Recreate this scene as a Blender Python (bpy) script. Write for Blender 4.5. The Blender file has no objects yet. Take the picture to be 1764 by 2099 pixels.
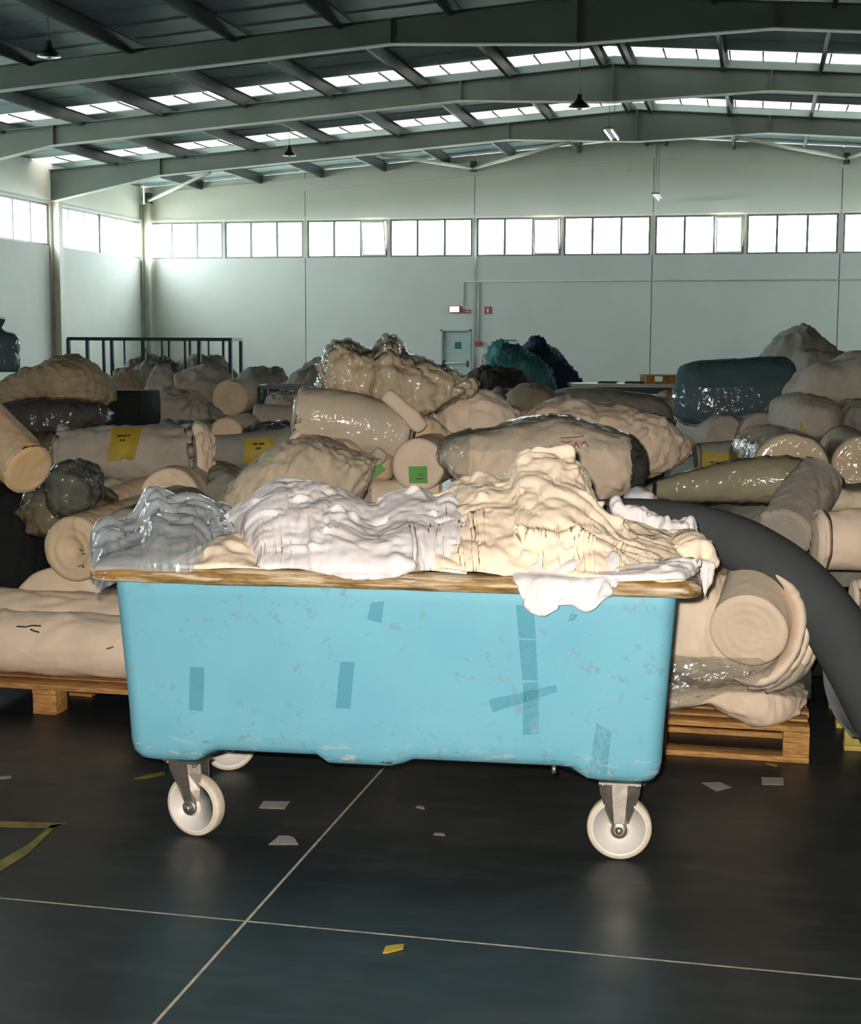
import bpy, bmesh, math, random
import numpy as np
from mathutils import Vector, Matrix

# ------------------------------------------------------------------ camera, light, exposure
S = bpy.context.scene
COL = S.collection
F_PX, YAW, PITCH, ROLL = 3011.9, 0.2197, -0.1136, 0.0047
CAM = np.array([0.0, 0.0, 1.6])
def cam_axes():
    cy, sy, cp, sp = math.cos(YAW), math.sin(YAW), math.cos(PITCH), math.sin(PITCH)
    f = np.array([-sy*cp, cy*cp, sp]); r = np.array([cy, sy, 0.0]); u = np.cross(r, f)
    cr, sr = math.cos(ROLL), math.sin(ROLL)
    return cr*r + sr*u, -sr*r + cr*u, f
AR, AU, AF = cam_axes()
cd = bpy.data.cameras.new('camera'); cam = bpy.data.objects.new('camera', cd); COL.objects.link(cam)
cam.matrix_world = Matrix(((AR[0], AU[0], -AF[0], CAM[0]), (AR[1], AU[1], -AF[1], CAM[1]), (AR[2], AU[2], -AF[2], CAM[2]), (0, 0, 0, 1)))
cd.sensor_fit = 'VERTICAL'; cd.sensor_height = 24.0; cd.lens = F_PX/2099*24.0
cd.clip_start = 0.05; cd.clip_end = 400
S.camera = cam

W = bpy.data.worlds.new('world'); S.world = W; W.use_nodes = True
bg = W.node_tree.nodes['Background']
bg.inputs[0].default_value = (0.86, 0.97, 0.99, 1); bg.inputs[1].default_value = 37.0      # overcast daylight

fl = bpy.data.lights.new('camera_flash', 'SPOT'); fo = bpy.data.objects.new('camera_flash', fl); COL.objects.link(fo)
fl.energy = 1380; fl.color = (1.0, 0.91, 0.82); fl.shadow_soft_size = 0.025; fl.spot_size = math.radians(84); fl.spot_blend = 1.0
fo.matrix_world = cam.matrix_world @ Matrix.Translation((-0.05, 0.07, -0.02))               # the flash beside the lens

vs = S.view_settings
vs.view_transform = 'Standard'; vs.look = 'None'; vs.exposure = 0.0; vs.gamma = 1.0; vs.use_curve_mapping = False
S.cycles.use_denoising = True
S.cycles.max_bounces = 10; S.cycles.diffuse_bounces = 5; S.cycles.transparent_max_bounces = 16
S.cycles.caustics_reflective = False; S.cycles.caustics_refractive = False
S.cycles.sample_clamp_indirect = 8.0

# ------------------------------------------------------------------ building dimensions
X0, BAY = -18.99, 5.269                      # left wall, spacing of the gable bays
X1 = X0 + 6*BAY; RIDGE = -3.168
YF = [25.289 - 6.068*k for k in range(6, -3, -1)]      # frame lines
YB, YW = -13.5, 43.681                       # front and back wall
ZWB, ZWT = 4.218, 5.342                      # window band
YSL, YSR = YF[3], YF[-2]                      # the left and right walls are glazed from here to the back wall
def z_raf(x): return 7.385 - 0.0718*abs(x - RIDGE)
def z_roof(x): return z_raf(x) + 0.19

def portal(n, loc, rot, sx, sy):
    l = bpy.data.lights.new(n, 'AREA'); l.shape = 'RECTANGLE'; l.size = sx; l.size_y = sy; l.cycles.is_portal = True
    o = bpy.data.objects.new(n, l); o.location = loc; o.rotation_euler = rot; COL.objects.link(o)
zc = (ZWB+ZWT)/2; hz = ZWT-ZWB
portal('daylight_portal', ((X0+X1)/2, YW+.25, zc), (-math.pi/2, 0, 0), X1-X0, hz)
portal('daylight_portal', (X0-.25, (YSL+YW)/2, zc), (0, -math.pi/2, 0), hz, YW-YSL)
portal('daylight_portal', (X1+.25, (YSR+YW)/2, zc), (0, math.pi/2, 0), hz, YW-YSR)

# ------------------------------------------------------------------ pixel rays (frame 1764 x 2099) to points in the hall
def ray(x, y): return AF + AR*((x-882)/F_PX) - AU*((y-1049.5)/F_PX)
def at(x, y, dep): return CAM + ray(x, y)*dep
def onY(x, y, Y): d = ray(x, y); return CAM + d*(Y/d[1])
def onZ(x, y, Z): d = ray(x, y); return CAM + d*((Z-1.6)/d[2])
CART_A = math.radians(4.1); CART_O = np.array([-1.10, 4.81, 0.0])
ca, sa = math.cos(CART_A), math.sin(CART_A)
def to_cart(p):
    d = np.array(p) - CART_O; return np.array([ca*d[0]+sa*d[1], -sa*d[0]+ca*d[1], d[2]])
def cart_plane(x, y, ly):
    d = ray(x, y); n = np.array([-sa, ca, 0.0]); t = (ly - n @ (CAM-CART_O))/(n @ d); return to_cart(CAM + d*t)
def cart_z(x, y, z): return to_cart(onZ(x, y, z))

# ------------------------------------------------------------------ noise and folds
_rng = np.random.RandomState(7); _perm = np.tile(_rng.permutation(256), 2)
_grad = _rng.normal(size=(256, 3)); _grad /= np.linalg.norm(_grad, axis=1)[:, None]
def noise(P):
    P = np.asarray(P, float); I = np.floor(P).astype(int); f = P - I; I &= 255
    w = f*f*f*(f*(f*6-15)+10); out = np.zeros(len(P))
    for a in (0, 1):
        for b in (0, 1):
            for c in (0, 1):
                h = _perm[(_perm[(_perm[(I[:, 0]+a) & 255] + I[:, 1]+b) & 255] + I[:, 2]+c) & 255]
                g = _grad[h]; d = f - np.array([a, b, c])
                ww = (w[:, 0] if a else 1-w[:, 0])*(w[:, 1] if b else 1-w[:, 1])*(w[:, 2] if c else 1-w[:, 2])
                out += ww*(g*d).sum(1)
    return out
def fbm(P, o=3):
    s = 0; a = 1.0
    for k in range(o): s = s + a*noise(P*2**k + 17.3*k); a *= .5
    return s
def ridged(P, o=3):
    s = 0; a = 1.0
    for k in range(o): s = s + a*(1 - np.abs(noise(P*2**k + 9.1*k))*2.6); a *= .5
    return s - 1.0
def folds(V, seed, n, width, length, height, aim=None, spread=1.0):
    """height of n soft creases laid as bent strokes over the points V"""
    r = np.random.RandomState(seed); out = np.zeros(len(V)); ext = V.max(0)-V.min(0)
    for _ in range(n):
        c = V[r.randint(len(V))]
        d = r.normal(size=3)
        if aim is not None: d = np.asarray(aim, float) + d*spread
        d /= np.linalg.norm(d) + 1e-9
        b = np.cross(d, r.normal(size=3)); b /= np.linalg.norm(b) + 1e-9
        L = length*r.uniform(.4, 1.4); w = width*r.uniform(.5, 1.6); h = height*r.uniform(.4, 1.2)*(1 if r.rand() < .72 else -.8)
        q = V - c; t = q @ d; s = t/(L*.5)
        m = np.abs(s) < 1.15
        if not m.any(): continue
        qm = q[m] - np.outer(t[m], d) - np.outer((s[m]**2-.3)*L*.18*r.uniform(-1, 1), b)
        dd = (qm**2).sum(1)/(w*w)
        out[m] += h*np.clip(1-np.abs(s[m])**3, 0, 1)*(1-.55*dd)*np.exp(-dd*.8)
    return out

def billow(P, o=2):
    s = 0; a = 1.0
    for k in range(o): s = s + a*np.abs(noise(P*2.1**k + 5.7*k)); a *= .45
    return s*1.9 - .55
def pleats(V, seed, aim, freq, stretch=4.0, warp=.10, wf=2.2, o=2):
    """rounded gathers with sharp valleys, drawn out along the direction aim and meandering"""
    a = np.asarray(aim, float); a = a/np.linalg.norm(a); q = seed*3.17
    w = np.stack([noise(V*wf+q), noise(V*wf+q+31.4), noise(V*wf+q+77.7)], 1)*warp
    X = V + w; X = X - np.outer(X @ a, a)*(1-1/stretch)
    return billow(X*freq + q, o)
# ------------------------------------------------------------------ object helpers
def mesh(name, V, F, mat, parent=None, smooth=True):
    me = bpy.data.meshes.new(name); me.from_pydata([tuple(map(float, v)) for v in V], [], [tuple(map(int, f)) for f in F])
    if smooth: me.polygons.foreach_set('use_smooth', [True]*len(me.polygons))
    if mat: me.materials.append(mat)
    me.update(); o = bpy.data.objects.new(name, me); COL.objects.link(o)
    if parent: o.parent = parent
    return o
def tag(o, label=None, cat=None, group=None, kind=None):
    for k, v in (('label', label), ('category', cat), ('group', group), ('kind', kind)):
        if v: o[k] = v
    return o
def thing(name, label=None, cat=None, loc=(0, 0, 0), rz=0.0, group=None, kind=None):
    o = bpy.data.objects.new(name, None); o.location = tuple(map(float, loc)); o.rotation_euler = (0, 0, rz); COL.objects.link(o)
    o.empty_display_size = .1
    return tag(o, label, cat, group, kind)
def boxg(c, s):
    x, y, z = c; a, b, d = s[0]/2, s[1]/2, s[2]/2
    V = [(x+i*a, y+j*b, z+k*d) for i in (-1, 1) for j in (-1, 1) for k in (-1, 1)]
    return V, [(0, 1, 3, 2), (4, 6, 7, 5), (0, 4, 5, 1), (2, 3, 7, 6), (0, 2, 6, 4), (1, 5, 7, 3)]
def join(parts):
    V, F = [], []
    for v, f in parts:
        k = len(V); V += [tuple(q) for q in v]; F += [tuple(i+k for i in q) for q in f]
    return V, F
def box(name, c, s, mat, parent=None, bev=0.0):
    V, F = boxg(c, s); o = mesh(name, V, F, mat, parent, False)
    if bev:
        bm = bmesh.new(); bm.from_mesh(o.data)
        bmesh.ops.bevel(bm, geom=bm.edges[:], offset=bev, segments=2, affect='EDGES', profile=.5)
        bm.to_mesh(o.data); bm.free(); o.data.polygons.foreach_set('use_smooth', [True]*len(o.data.polygons))
    return o
def beam(p, q, w, h=None, up=(0, 0, 1)):
    p, q = np.array(p, float), np.array(q, float); h = h or w; d = q-p; d /= np.linalg.norm(d)
    s = np.cross(d, up); s = s/np.linalg.norm(s) if np.linalg.norm(s) > 1e-6 else np.array([1., 0, 0]); t = np.cross(s, d)
    V = [e + s*i*w/2 + t*j*h/2 for e in (p, q) for i, j in ((-1, -1), (1, -1), (1, 1), (-1, 1))]
    return V, [(3, 2, 1, 0), (4, 5, 6, 7), (0, 1, 5, 4), (1, 2, 6, 5), (2, 3, 7, 6), (3, 0, 4, 7)]
def prism(poly, y0, y1):
    n = len(poly); V = [(x, y0, z) for x, z in poly] + [(x, y1, z) for x, z in poly]
    return V, [tuple(range(n)), tuple(range(2*n-1, n-1, -1))] + [(i, i+n, (i+1) % n+n, (i+1) % n) for i in range(n)]
def lathe(prof, n, axis='z', cap=True):
    V, F = [], []
    for r, h in prof:
        for k in range(n):
            t = 2*math.pi*k/n; a, b = r*math.cos(t), r*math.sin(t)
            V.append((a, b, h) if axis == 'z' else ((a, h, b) if axis == 'y' else (h, a, b)))
    for i in range(len(prof)-1):
        for k in range(n): F.append((i*n+k, i*n+(k+1) % n, (i+1)*n+(k+1) % n, (i+1)*n+k))
    if cap: F.append(tuple(range(n-1, -1, -1))); F.append(tuple((len(prof)-1)*n+k for k in range(n)))
    return V, F
def grid_faces(nu, nv, wrap_v=False, wrap_u=False):
    F = []
    for i in range(nu if wrap_u else nu-1):
        for j in range(nv if wrap_v else nv-1):
            F.append((i*nv+j, ((i+1) % nu)*nv+j, ((i+1) % nu)*nv+(j+1) % nv, i*nv+(j+1) % nv))
    return F
def normals(V, F):
    V = np.asarray(V); N = np.zeros_like(V)
    Q = np.array([f for f in F if len(f) == 4])
    n = np.cross(V[Q[:, 2]]-V[Q[:, 0]], V[Q[:, 3]]-V[Q[:, 1]])
    for k in range(4): np.add.at(N, Q[:, k], n)
    l = np.linalg.norm(N, axis=1); l[l < 1e-12] = 1
    return N/l[:, None]
def resample(pts, n):
    P = np.array(pts, float); d = np.r_[0, np.cumsum(np.linalg.norm(np.diff(P, axis=0), axis=1))]
    t = np.linspace(0, d[-1], n); return np.stack([np.interp(t, d, P[:, k]) for k in range(P.shape[1])], 1)
def smooth_curve(pts, n):
    P = np.array(pts, float); m = len(P)
    if m < 3: return resample(P, n)
    E = np.vstack([2*P[0]-P[1], P, 2*P[-1]-P[-2]]); out = []
    for t in np.linspace(0, m-1-1e-6, n):
        i = int(t); f = t-i; a, b, c, d = E[i:i+4]
        out.append(.5*((2*b)+(-a+c)*f+(2*a-5*b+4*c-d)*f*f+(-a+3*b-3*c+d)*f**3))
    return np.array(out)

# ------------------------------------------------------------------ materials
def nt(name):
    m = bpy.data.materials.new(name); m.use_nodes = True; t = m.node_tree; b = t.nodes['Principled BSDF']
    return m, t, b
def N(t, kind, **kw):
    n = t.nodes.new(kind)
    for k, v in kw.items():
        if isinstance(v, tuple) and k.startswith('i_'): pass
        setattr(n, k, v)
    return n
def coords(t, scale=(1, 1, 1), which='Object'):
    c = N(t, 'ShaderNodeTexCoord'); m = N(t, 'ShaderNodeMapping'); m.inputs['Scale'].default_value = scale
    t.links.new(c.outputs[which], m.inputs[0]); return m.outputs[0]
def tex(t, vec, scale, detail=4, rough=.55, dist=0.0):
    n = N(t, 'ShaderNodeTexNoise'); n.inputs['Scale'].default_value = scale; n.inputs['Detail'].default_value = detail
    n.inputs['Roughness'].default_value = rough; n.inputs['Distortion'].default_value = dist
    if vec is not None: t.links.new(vec, n.inputs['Vector'])
    return n.outputs['Fac']
def ramp(t, fac, stops):
    r = N(t, 'ShaderNodeValToRGB'); e = r.color_ramp.elements
    while len(e) < len(stops): e.new(.5)
    for q, (p, c) in zip(e, stops): q.position = p; q.color = (*c, 1) if len(c) == 3 else c
    t.links.new(fac, r.inputs[0]); return r.outputs[0]
def mix(t, fac, a, b):
    m = N(t, 'ShaderNodeMix', data_type='RGBA')
    for s, v in ((m.inputs['Factor'], fac), (m.inputs['A'], a), (m.inputs['B'], b)):
        if hasattr(v, 'is_linked') or hasattr(v, 'node'): t.links.new(v, s)
        else: s.default_value = v if not isinstance(v, tuple) else ((*v, 1) if len(v) == 3 else v)
    return m.outputs['Result']
def bump(t, b, h, strength, dist=.01):
    n = N(t, 'ShaderNodeBump'); n.inputs['Strength'].default_value = strength; n.inputs['Distance'].default_value = dist
    t.links.new(h, n.inputs['Height']); t.links.new(n.outputs[0], b.inputs['Normal']); return n
def sc(c, k): return tuple(min(1, max(0, v*k)) for v in c)
def plain(name, col, rough=.6, metal=0.0, var=.12, scale=6, bmp=0.0, bscale=60):
    m, t, b = nt(name); v = coords(t); f = tex(t, v, scale)
    t.links.new(ramp(t, f, [(.3, sc(col, 1-var)), (.7, sc(col, 1+var))]), b.inputs['Base Color'])
    b.inputs['Roughness'].default_value = rough; b.inputs['Metallic'].default_value = metal
    if bmp: bump(t, b, tex(t, v, bscale, 3), bmp, .004)
    return m
def ridge_tex(t, vec, scale, detail=3, dist=.8, rough=.5):
    n = N(t, 'ShaderNodeTexNoise', noise_type='RIDGED_MULTIFRACTAL'); n.inputs['Scale'].default_value = scale; n.inputs['Detail'].default_value = detail
    n.inputs['Roughness'].default_value = rough; n.inputs['Distortion'].default_value = dist; t.links.new(vec, n.inputs['Vector']); return n.outputs['Fac']
def fabric(name, col, var=.14, stain=None, rough=.92, weave=.25, streak=False, wrinkle=.5, wscale=9.0):
    """woven cloth: tone, soft stains, fine creases and weave"""
    m, t, b = nt(name); v = coords(t); f = tex(t, coords(t, (1, 1, 6)) if streak else v, 5, 5, .6)
    c = ramp(t, f, [(.28, sc(col, 1-var)), (.72, sc(col, 1+var*.6))])
    if stain:
        g = ramp(t, tex(t, v, 3.1, 5, .65, .4), [(.52, (0, 0, 0)), (.72, (1, 1, 1))])
        c = mix(t, g, c, stain)
    t.links.new(c, b.inputs['Base Color']); b.inputs['Roughness'].default_value = rough
    b.inputs['Specular IOR Level'].default_value = .12
    n1 = bump(t, b, tex(t, v, 190, 2, .7), weave, .0025)
    if wrinkle:
        n2 = N(t, 'ShaderNodeBump'); n2.inputs['Strength'].default_value = wrinkle; n2.inputs['Distance'].default_value = .012
        t.links.new(ridge_tex(t, v, wscale, 3, 1.1), n2.inputs['Height']); t.links.new(n2.outputs[0], n1.inputs['Normal'])
    return m
def plastic(name, tint=(.9, .95, .97), body=.10, rough=.13, bscale=26, bstr=.9, gloss=.30, milk=(.75, .8, .82)):
    """clear film: mostly transparent, a little milky, glossy where it wrinkles"""
    m, t, b = nt(name); out = t.nodes['Material Output']; t.nodes.remove(b)
    v = coords(t); h = ridge_tex(t, v, bscale, 3, 1.0, .55)
    bn = N(t, 'ShaderNodeBump'); bn.inputs['Strength'].default_value = bstr; bn.inputs['Distance'].default_value = .02; t.links.new(h, bn.inputs['Height'])
    tr = N(t, 'ShaderNodeBsdfTransparent'); tr.inputs[0].default_value = (*tint, 1)
    df = N(t, 'ShaderNodeBsdfDiffuse'); df.inputs[0].default_value = (*milk, 1); t.links.new(bn.outputs[0], df.inputs['Normal'])
    gl = N(t, 'ShaderNodeBsdfGlossy'); gl.inputs['Roughness'].default_value = rough; t.links.new(bn.outputs[0], gl.inputs['Normal'])
    fr = N(t, 'ShaderNodeLayerWeight'); fr.inputs[0].default_value = .06; t.links.new(bn.outputs[0], fr.inputs['Normal'])
    m1 = N(t, 'ShaderNodeMixShader'); m1.inputs[0].default_value = body; t.links.new(tr.outputs[0], m1.inputs[1]); t.links.new(df.outputs[0], m1.inputs[2])
    ma = N(t, 'ShaderNodeMath', operation='MULTIPLY_ADD'); ma.inputs[1].default_value = .6; ma.inputs[2].default_value = gloss; ma.use_clamp = True; t.links.new(fr.outputs['Fresnel'], ma.inputs[0])
    m2 = N(t, 'ShaderNodeMixShader'); t.links.new(ma.outputs[0], m2.inputs[0]); t.links.new(m1.outputs[0], m2.inputs[1]); t.links.new(gl.outputs[0], m2.inputs[2])
    t.links.new(m2.outputs[0], out.inputs['Surface']); return m
M = {}
M['white'] = fabric('white_cotton', (.72, .69, .69), .04, None, .9, .15, wrinkle=.5, wscale=10)
M['cream'] = fabric('cream_cotton', (.82, .69, .53), .07, (.80, .68, .53), .9, .15, wrinkle=.75, wscale=11)
M['ecru'] = fabric('ecru_cotton', (.74, .61, .47), .10, (.67, .55, .41), wrinkle=.25)
M['sand'] = fabric('sand_jersey', (.70, .57, .43), .12, (.60, .49, .36), wrinkle=.3)
M['tan'] = fabric('tan_jersey', (.61, .48, .32), .15, (.50, .39, .26), wrinkle=.6)
M['olive'] = fabric('olive_grey_jersey', (.60, .51, .37), .18, (.48, .41, .29), wrinkle=.9, wscale=8)
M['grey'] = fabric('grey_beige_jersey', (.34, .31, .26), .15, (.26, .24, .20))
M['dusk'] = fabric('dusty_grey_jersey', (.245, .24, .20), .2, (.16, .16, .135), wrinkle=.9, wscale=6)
M['moss'] = fabric('moss_brown_jersey', (.26, .22, .15), .2, (.18, .155, .11))
M['brown'] = fabric('brown_jersey', (.36, .28, .18), .25, (.24, .19, .13), streak=True)
M['orange'] = fabric('amber_jersey', (.52, .40, .26), .2, (.56, .33, .08))
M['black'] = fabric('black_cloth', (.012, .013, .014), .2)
M['charcoal'] = fabric('charcoal_jersey', (.060, .068, .070), .1, None, .85, .4, wrinkle=0)
M['slate'] = fabric('slate_grey_cloth', (.125, .135, .14), .15)
M['teal'] = fabric('dark_teal_cloth', (.045, .085, .095), .2)
M['teal2'] = fabric('teal_cloth', (.05, .17, .17), .5, (.14, .26, .25))
M['navy'] = fabric('navy_cloth', (.012, .028, .05), .3)
M['umber'] = fabric('umber_cloth', (.055, .05, .04), .5, (.03, .03, .025))
M['wrap'] = plastic('stretch_wrap', tint=(.94, .96, .96), body=.03, rough=.16, bscale=22, bstr=.5, gloss=.05)
M['wrapdark'] = plastic('smoky_stretch_wrap', tint=(.66, .68, .64), body=.02, rough=.16, bscale=22, bstr=.5, gloss=.055)
M['band'] = plastic('twisted_film_band', tint=(.85, .86, .84), body=.05, rough=.2, bscale=30, bstr=.4, gloss=.12)
M['film'] = plastic('clear_film', tint=(.86, .9, .92), body=.30, rough=.22, bscale=10, bstr=.35, gloss=.10, milk=(.72, .78, .82))
M['tape'] = plastic('clear_tape', tint=(.80, .90, .91), body=.0, rough=.1, bscale=60, bstr=.12, gloss=.05)
M['zinc'] = plain('zinc_plate', (.36, .33, .28), .38, .85, .25, 22, .2)
M['nylon'] = plain('white_nylon', (.60, .57, .53), .45, 0, .04, 12)
M['tread'] = plain('cream_tread', (.55, .49, .37), .6, 0, .15, 20)
M['dark_steel'] = plain('dark_green_steel', (.018, .035, .04), .5, .3, .2, 8)
M['frame_steel'] = plain('frame_paint', (.075, .102, .087), .55, 0, .10, 1.2)
M['column'] = plain('column_paint', (.55, .52, .43), .6, 0, .08, 1.2)
M['purlin'] = plain('purlin_steel', (.045, .058, .056), .55, .0, .15, 2)
M['brace'] = plain('brace_tube', (.62, .60, .52), .5, 0, .05, 3)
M['roof'] = plain('roof_sheet', (.25, .35, .34), .5, 0, .10, .8)
M['frame_white'] = plain('window_aluminium', (.20, .20, .20), .5, .2, .1, 4)
M['sash'] = plain('sash_cream', (.75, .72, .62), .5, 0, .04, 4)
M['doorleaf'] = plain('door_grey_green', (.40, .48, .45), .5, 0, .08, 3)
M['doorblack'] = plain('push_bar_black', (.02, .03, .035), .4, 0, .1, 3)
M['green_sign'] = plain('green_sign', (.01, .15, .09), .5, 0, .1, 9)
M['pale_sign'] = plain('pale_sign', (.48, .50, .38), .5, 0, .1, 9)
M['red'] = plain('red_paint', (.36, .05, .035), .4, 0, .12, 9)
M['sign_white'] = plain('sign_white', (.75, .70, .55), .5, 0, .05, 9)
M['label_yellow'] = plain('yellow_paper', (.30, .225, .018), .7, 0, .12, 14)
M['label_green'] = plain('green_paper', (.06, .30, .025), .6, 0, .10, 14)
M['ink'] = plain('black_ink', (.015, .02, .015), .6, 0, .1, 9)
M['ink_green'] = plain('dark_green_ink', (.01, .06, .03), .6, 0, .1, 9)
M['ink_red'] = plain('red_ink', (.42, .07, .05), .6, 0, .1, 9)
M['rust'] = plain('rust_stain', (.20, .10, .03), .8, 0, .2, 9)
M['paper'] = plain('grey_paper', (.26, .25, .23), .7, 0, .15, 14)
M['floor_yellow'] = plain('yellow_floor_paint', (.16, .14, .012), .55, 0, .45, 9)
M['sealant'] = plain('joint_sealant', (.36, .32, .25), .7, 0, .35, 25)
M['conduit'] = plain('conduit_grey', (.42, .43, .40), .5, 0, .05, 4)
M['lamp_black'] = plain('lamp_enamel', (.02, .025, .025), .35, 0, .1, 4)
M['yellow_wood'] = plain('yellow_painted_wood', (.42, .33, .07), .6, 0, .2, 12)
M['yard'] = plain('pale_concrete_yard', (.62, .60, .55), .9, 0, .08, .3)
M['tabletop'] = plain('pale_table_top', (.45, .47, .44), .5, 0, .1, 3)

def mat_wood():
    m, t, b = nt('pallet_wood'); v = coords(t, (2, 14, 14))
    c = ramp(t, tex(t, v, 5, 6, .65, .6), [(.3, (.20, .085, .02)), (.55, (.46, .24, .07)), (.75, (.56, .33, .12))])
    t.links.new(c, b.inputs['Base Color']); b.inputs['Roughness'].default_value = .8
    bump(t, b, tex(t, v, 18, 4), .4, .004); return m
M['wood'] = mat_wood()
def mat_rim():
    m, t, b = nt('worn_rim'); v = coords(t, (3, 10, 10))
    base = ramp(t, tex(t, v, 4, 5, .6), [(.3, (.10, .05, .012)), (.55, (.25, .145, .035)), (.8, (.33, .215, .07))])
    wear = ramp(t, tex(t, coords(t, (1.6, 14, 20)), 3.2, 5, .6, .3), [(.47, (0, 0, 0)), (.60, (1, 1, 1))])
    t.links.new(mix(t, wear, base, (.50, .42, .30)), b.inputs['Base Color']); b.inputs['Roughness'].default_value = .5
    bump(t, b, tex(t, v, 14, 4), .25, .003); return m
M['rim'] = mat_rim()
def mat_tub():
    m, t, b = nt('cyan_tub'); v = coords(t)
    base = ramp(t, tex(t, v, 2.5, 4), [(.3, (.125, .355, .46)), (.7, (.15, .40, .50))])
    sp = ramp(t, tex(t, v, 30, 5, .65, .5), [(.575, (0, 0, 0)), (.625, (1, 1, 1))])                # scuffs
    zone = ramp(t, tex(t, v, 4.5, 3), [(.44, (0, 0, 0)), (.56, (1, 1, 1))])
    mul = N(t, 'ShaderNodeMath', operation='MULTIPLY'); t.links.new(sp, mul.inputs[0]); t.links.new(zone, mul.inputs[1])
    c = mix(t, mul.outputs[0], base, (.15, .305, .365))
    sx = N(t, 'ShaderNodeSeparateXYZ'); t.links.new(v, sx.inputs[0])                              # bare patches along the lower edge
    mr = N(t, 'ShaderNodeMapRange'); mr.inputs[1].default_value = .36; mr.inputs[2].default_value = .27; t.links.new(sx.outputs[2], mr.inputs[0])
    ed = ramp(t, tex(t, coords(t, (3, 3, 12)), 5, 5, .7, .4), [(.56, (0, 0, 0)), (.62, (1, 1, 1))])
    mu = N(t, 'ShaderNodeMath', operation='MULTIPLY'); t.links.new(mr.outputs[0], mu.inputs[0]); t.links.new(ed, mu.inputs[1])
    dk = ramp(t, tex(t, v, 9, 3), [(.42, (.03, .05, .055)), (.5, (.55, .50, .42))])
    c = mix(t, mu.outputs[0], c, dk)
    t.links.new(c, b.inputs['Base Color']); b.inputs['Roughness'].default_value = .55
    b.inputs['Specular IOR Level'].default_value = .25
    bump(t, b, tex(t, v, 70, 3, .6), .12, .003); return m
M['tub'] = mat_tub()
def mat_floor():
    m, t, b = nt('dark_concrete'); v = coords(t)
    a = tex(t, v, 1.3, 6, .62, .5); g = tex(t, coords(t, (1.5, 7, 1)), 1.6, 5, .6, .8)
    c = ramp(t, a, [(.3, (.012, .016, .017)), (.55, (.022, .027, .028)), (.8, (.045, .05, .05))])
    c = mix(t, ramp(t, g, [(.5, (0, 0, 0)), (.85, (.5, .5, .5))]), c, (.05, .056, .055))
    t.links.new(c, b.inputs['Base Color'])
    r = ramp(t, tex(t, v, 3, 5, .6), [(.3, (.33, .33, .33)), (.75, (.5, .5, .5))]); t.links.new(r, b.inputs['Roughness'])
    b.inputs['Specular IOR Level'].default_value = .24
    bump(t, b, tex(t, v, 120, 3), .06, .002); return m
M['floor'] = mat_floor()
def mat_wall(name, lo, hi):
    m, t, b = nt(name); v = coords(t)
    c = ramp(t, tex(t, v, .6, 5, .6), [(.3, lo), (.7, hi)])
    st = ramp(t, tex(t, coords(t, (1, 1, .6)), 1.1, 6, .7), [(.70, (0, 0, 0)), (.80, (1, 1, 1))])
    t.links.new(mix(t, st, c, (.42, .42, .36)), b.inputs['Base Color']); b.inputs['Roughness'].default_value = .8
    bump(t, b, tex(t, v, 30, 3), .08, .003); return m
M['wall_upper'] = mat_wall('lightened_upper_panel', (.88, .84, .73), (.94, .90, .79))  # upper panels paler than the lower, brighter light there put into the colour
M['wall'] = mat_wall('painted_panel', (.53, .53, .485), (.59, .59, .545))
def mat_glass():
    m, t, b = nt('window_glass'); out = t.nodes['Material Output']; t.nodes.remove(b)
    tr = N(t, 'ShaderNodeBsdfTransparent'); gl = N(t, 'ShaderNodeBsdfGlossy'); gl.inputs['Roughness'].default_value = .05
    tr.inputs[0].default_value = (.93, .96, .96, 1); ms = N(t, 'ShaderNodeMixShader')
    fr = N(t, 'ShaderNodeLayerWeight'); fr.inputs[0].default_value = .5; pw = N(t, 'ShaderNodeMath', operation='POWER'); pw.inputs[1].default_value = 5.0
    mq = N(t, 'ShaderNodeMath', operation='MULTIPLY_ADD'); mq.inputs[1].default_value = .7; mq.inputs[2].default_value = .03
    t.links.new(fr.outputs['Facing'], pw.inputs[0]); t.links.new(pw.outputs[0], mq.inputs[0]); t.links.new(mq.outputs[0], ms.inputs[0])
    t.links.new(tr.outputs[0], ms.inputs[1]); t.links.new(gl.outputs[0], ms.inputs[2]); t.links.new(ms.outputs[0], out.inputs['Surface']); return m
M['glass'] = mat_glass()
def mat_skylight():
    m, t, b = nt('translucent_sheet'); out = t.nodes['Material Output']; t.nodes.remove(b)
    tl = N(t, 'ShaderNodeBsdfTranslucent'); v = coords(t)
    t.links.new(ramp(t, tex(t, v, 1.2, 4), [(.3, (.22, .205, .19)), (.7, (.30, .28, .265))]), tl.inputs[0])
    t.links.new(tl.outputs[0], out.inputs['Surface']); return m
M['skylight'] = mat_skylight()
def mat_emit(name, col, s):
    m, t, b = nt(name); b.inputs['Emission Color'].default_value = (*col, 1); b.inputs['Emission Strength'].default_value = s
    b.inputs['Base Color'].default_value = (*col, 1); return m
M['exit_lit'] = mat_emit('lit_exit_face', (1, .93, .92), 2.2)
M['tube_lit'] = mat_emit('lit_tube', (1, 1, .97), 1.6)

# ================================================================== THE HALL
def structure(name, label=None, loc=(0, 0, 0)): return thing(name, label, None, loc, kind='structure')
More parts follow.
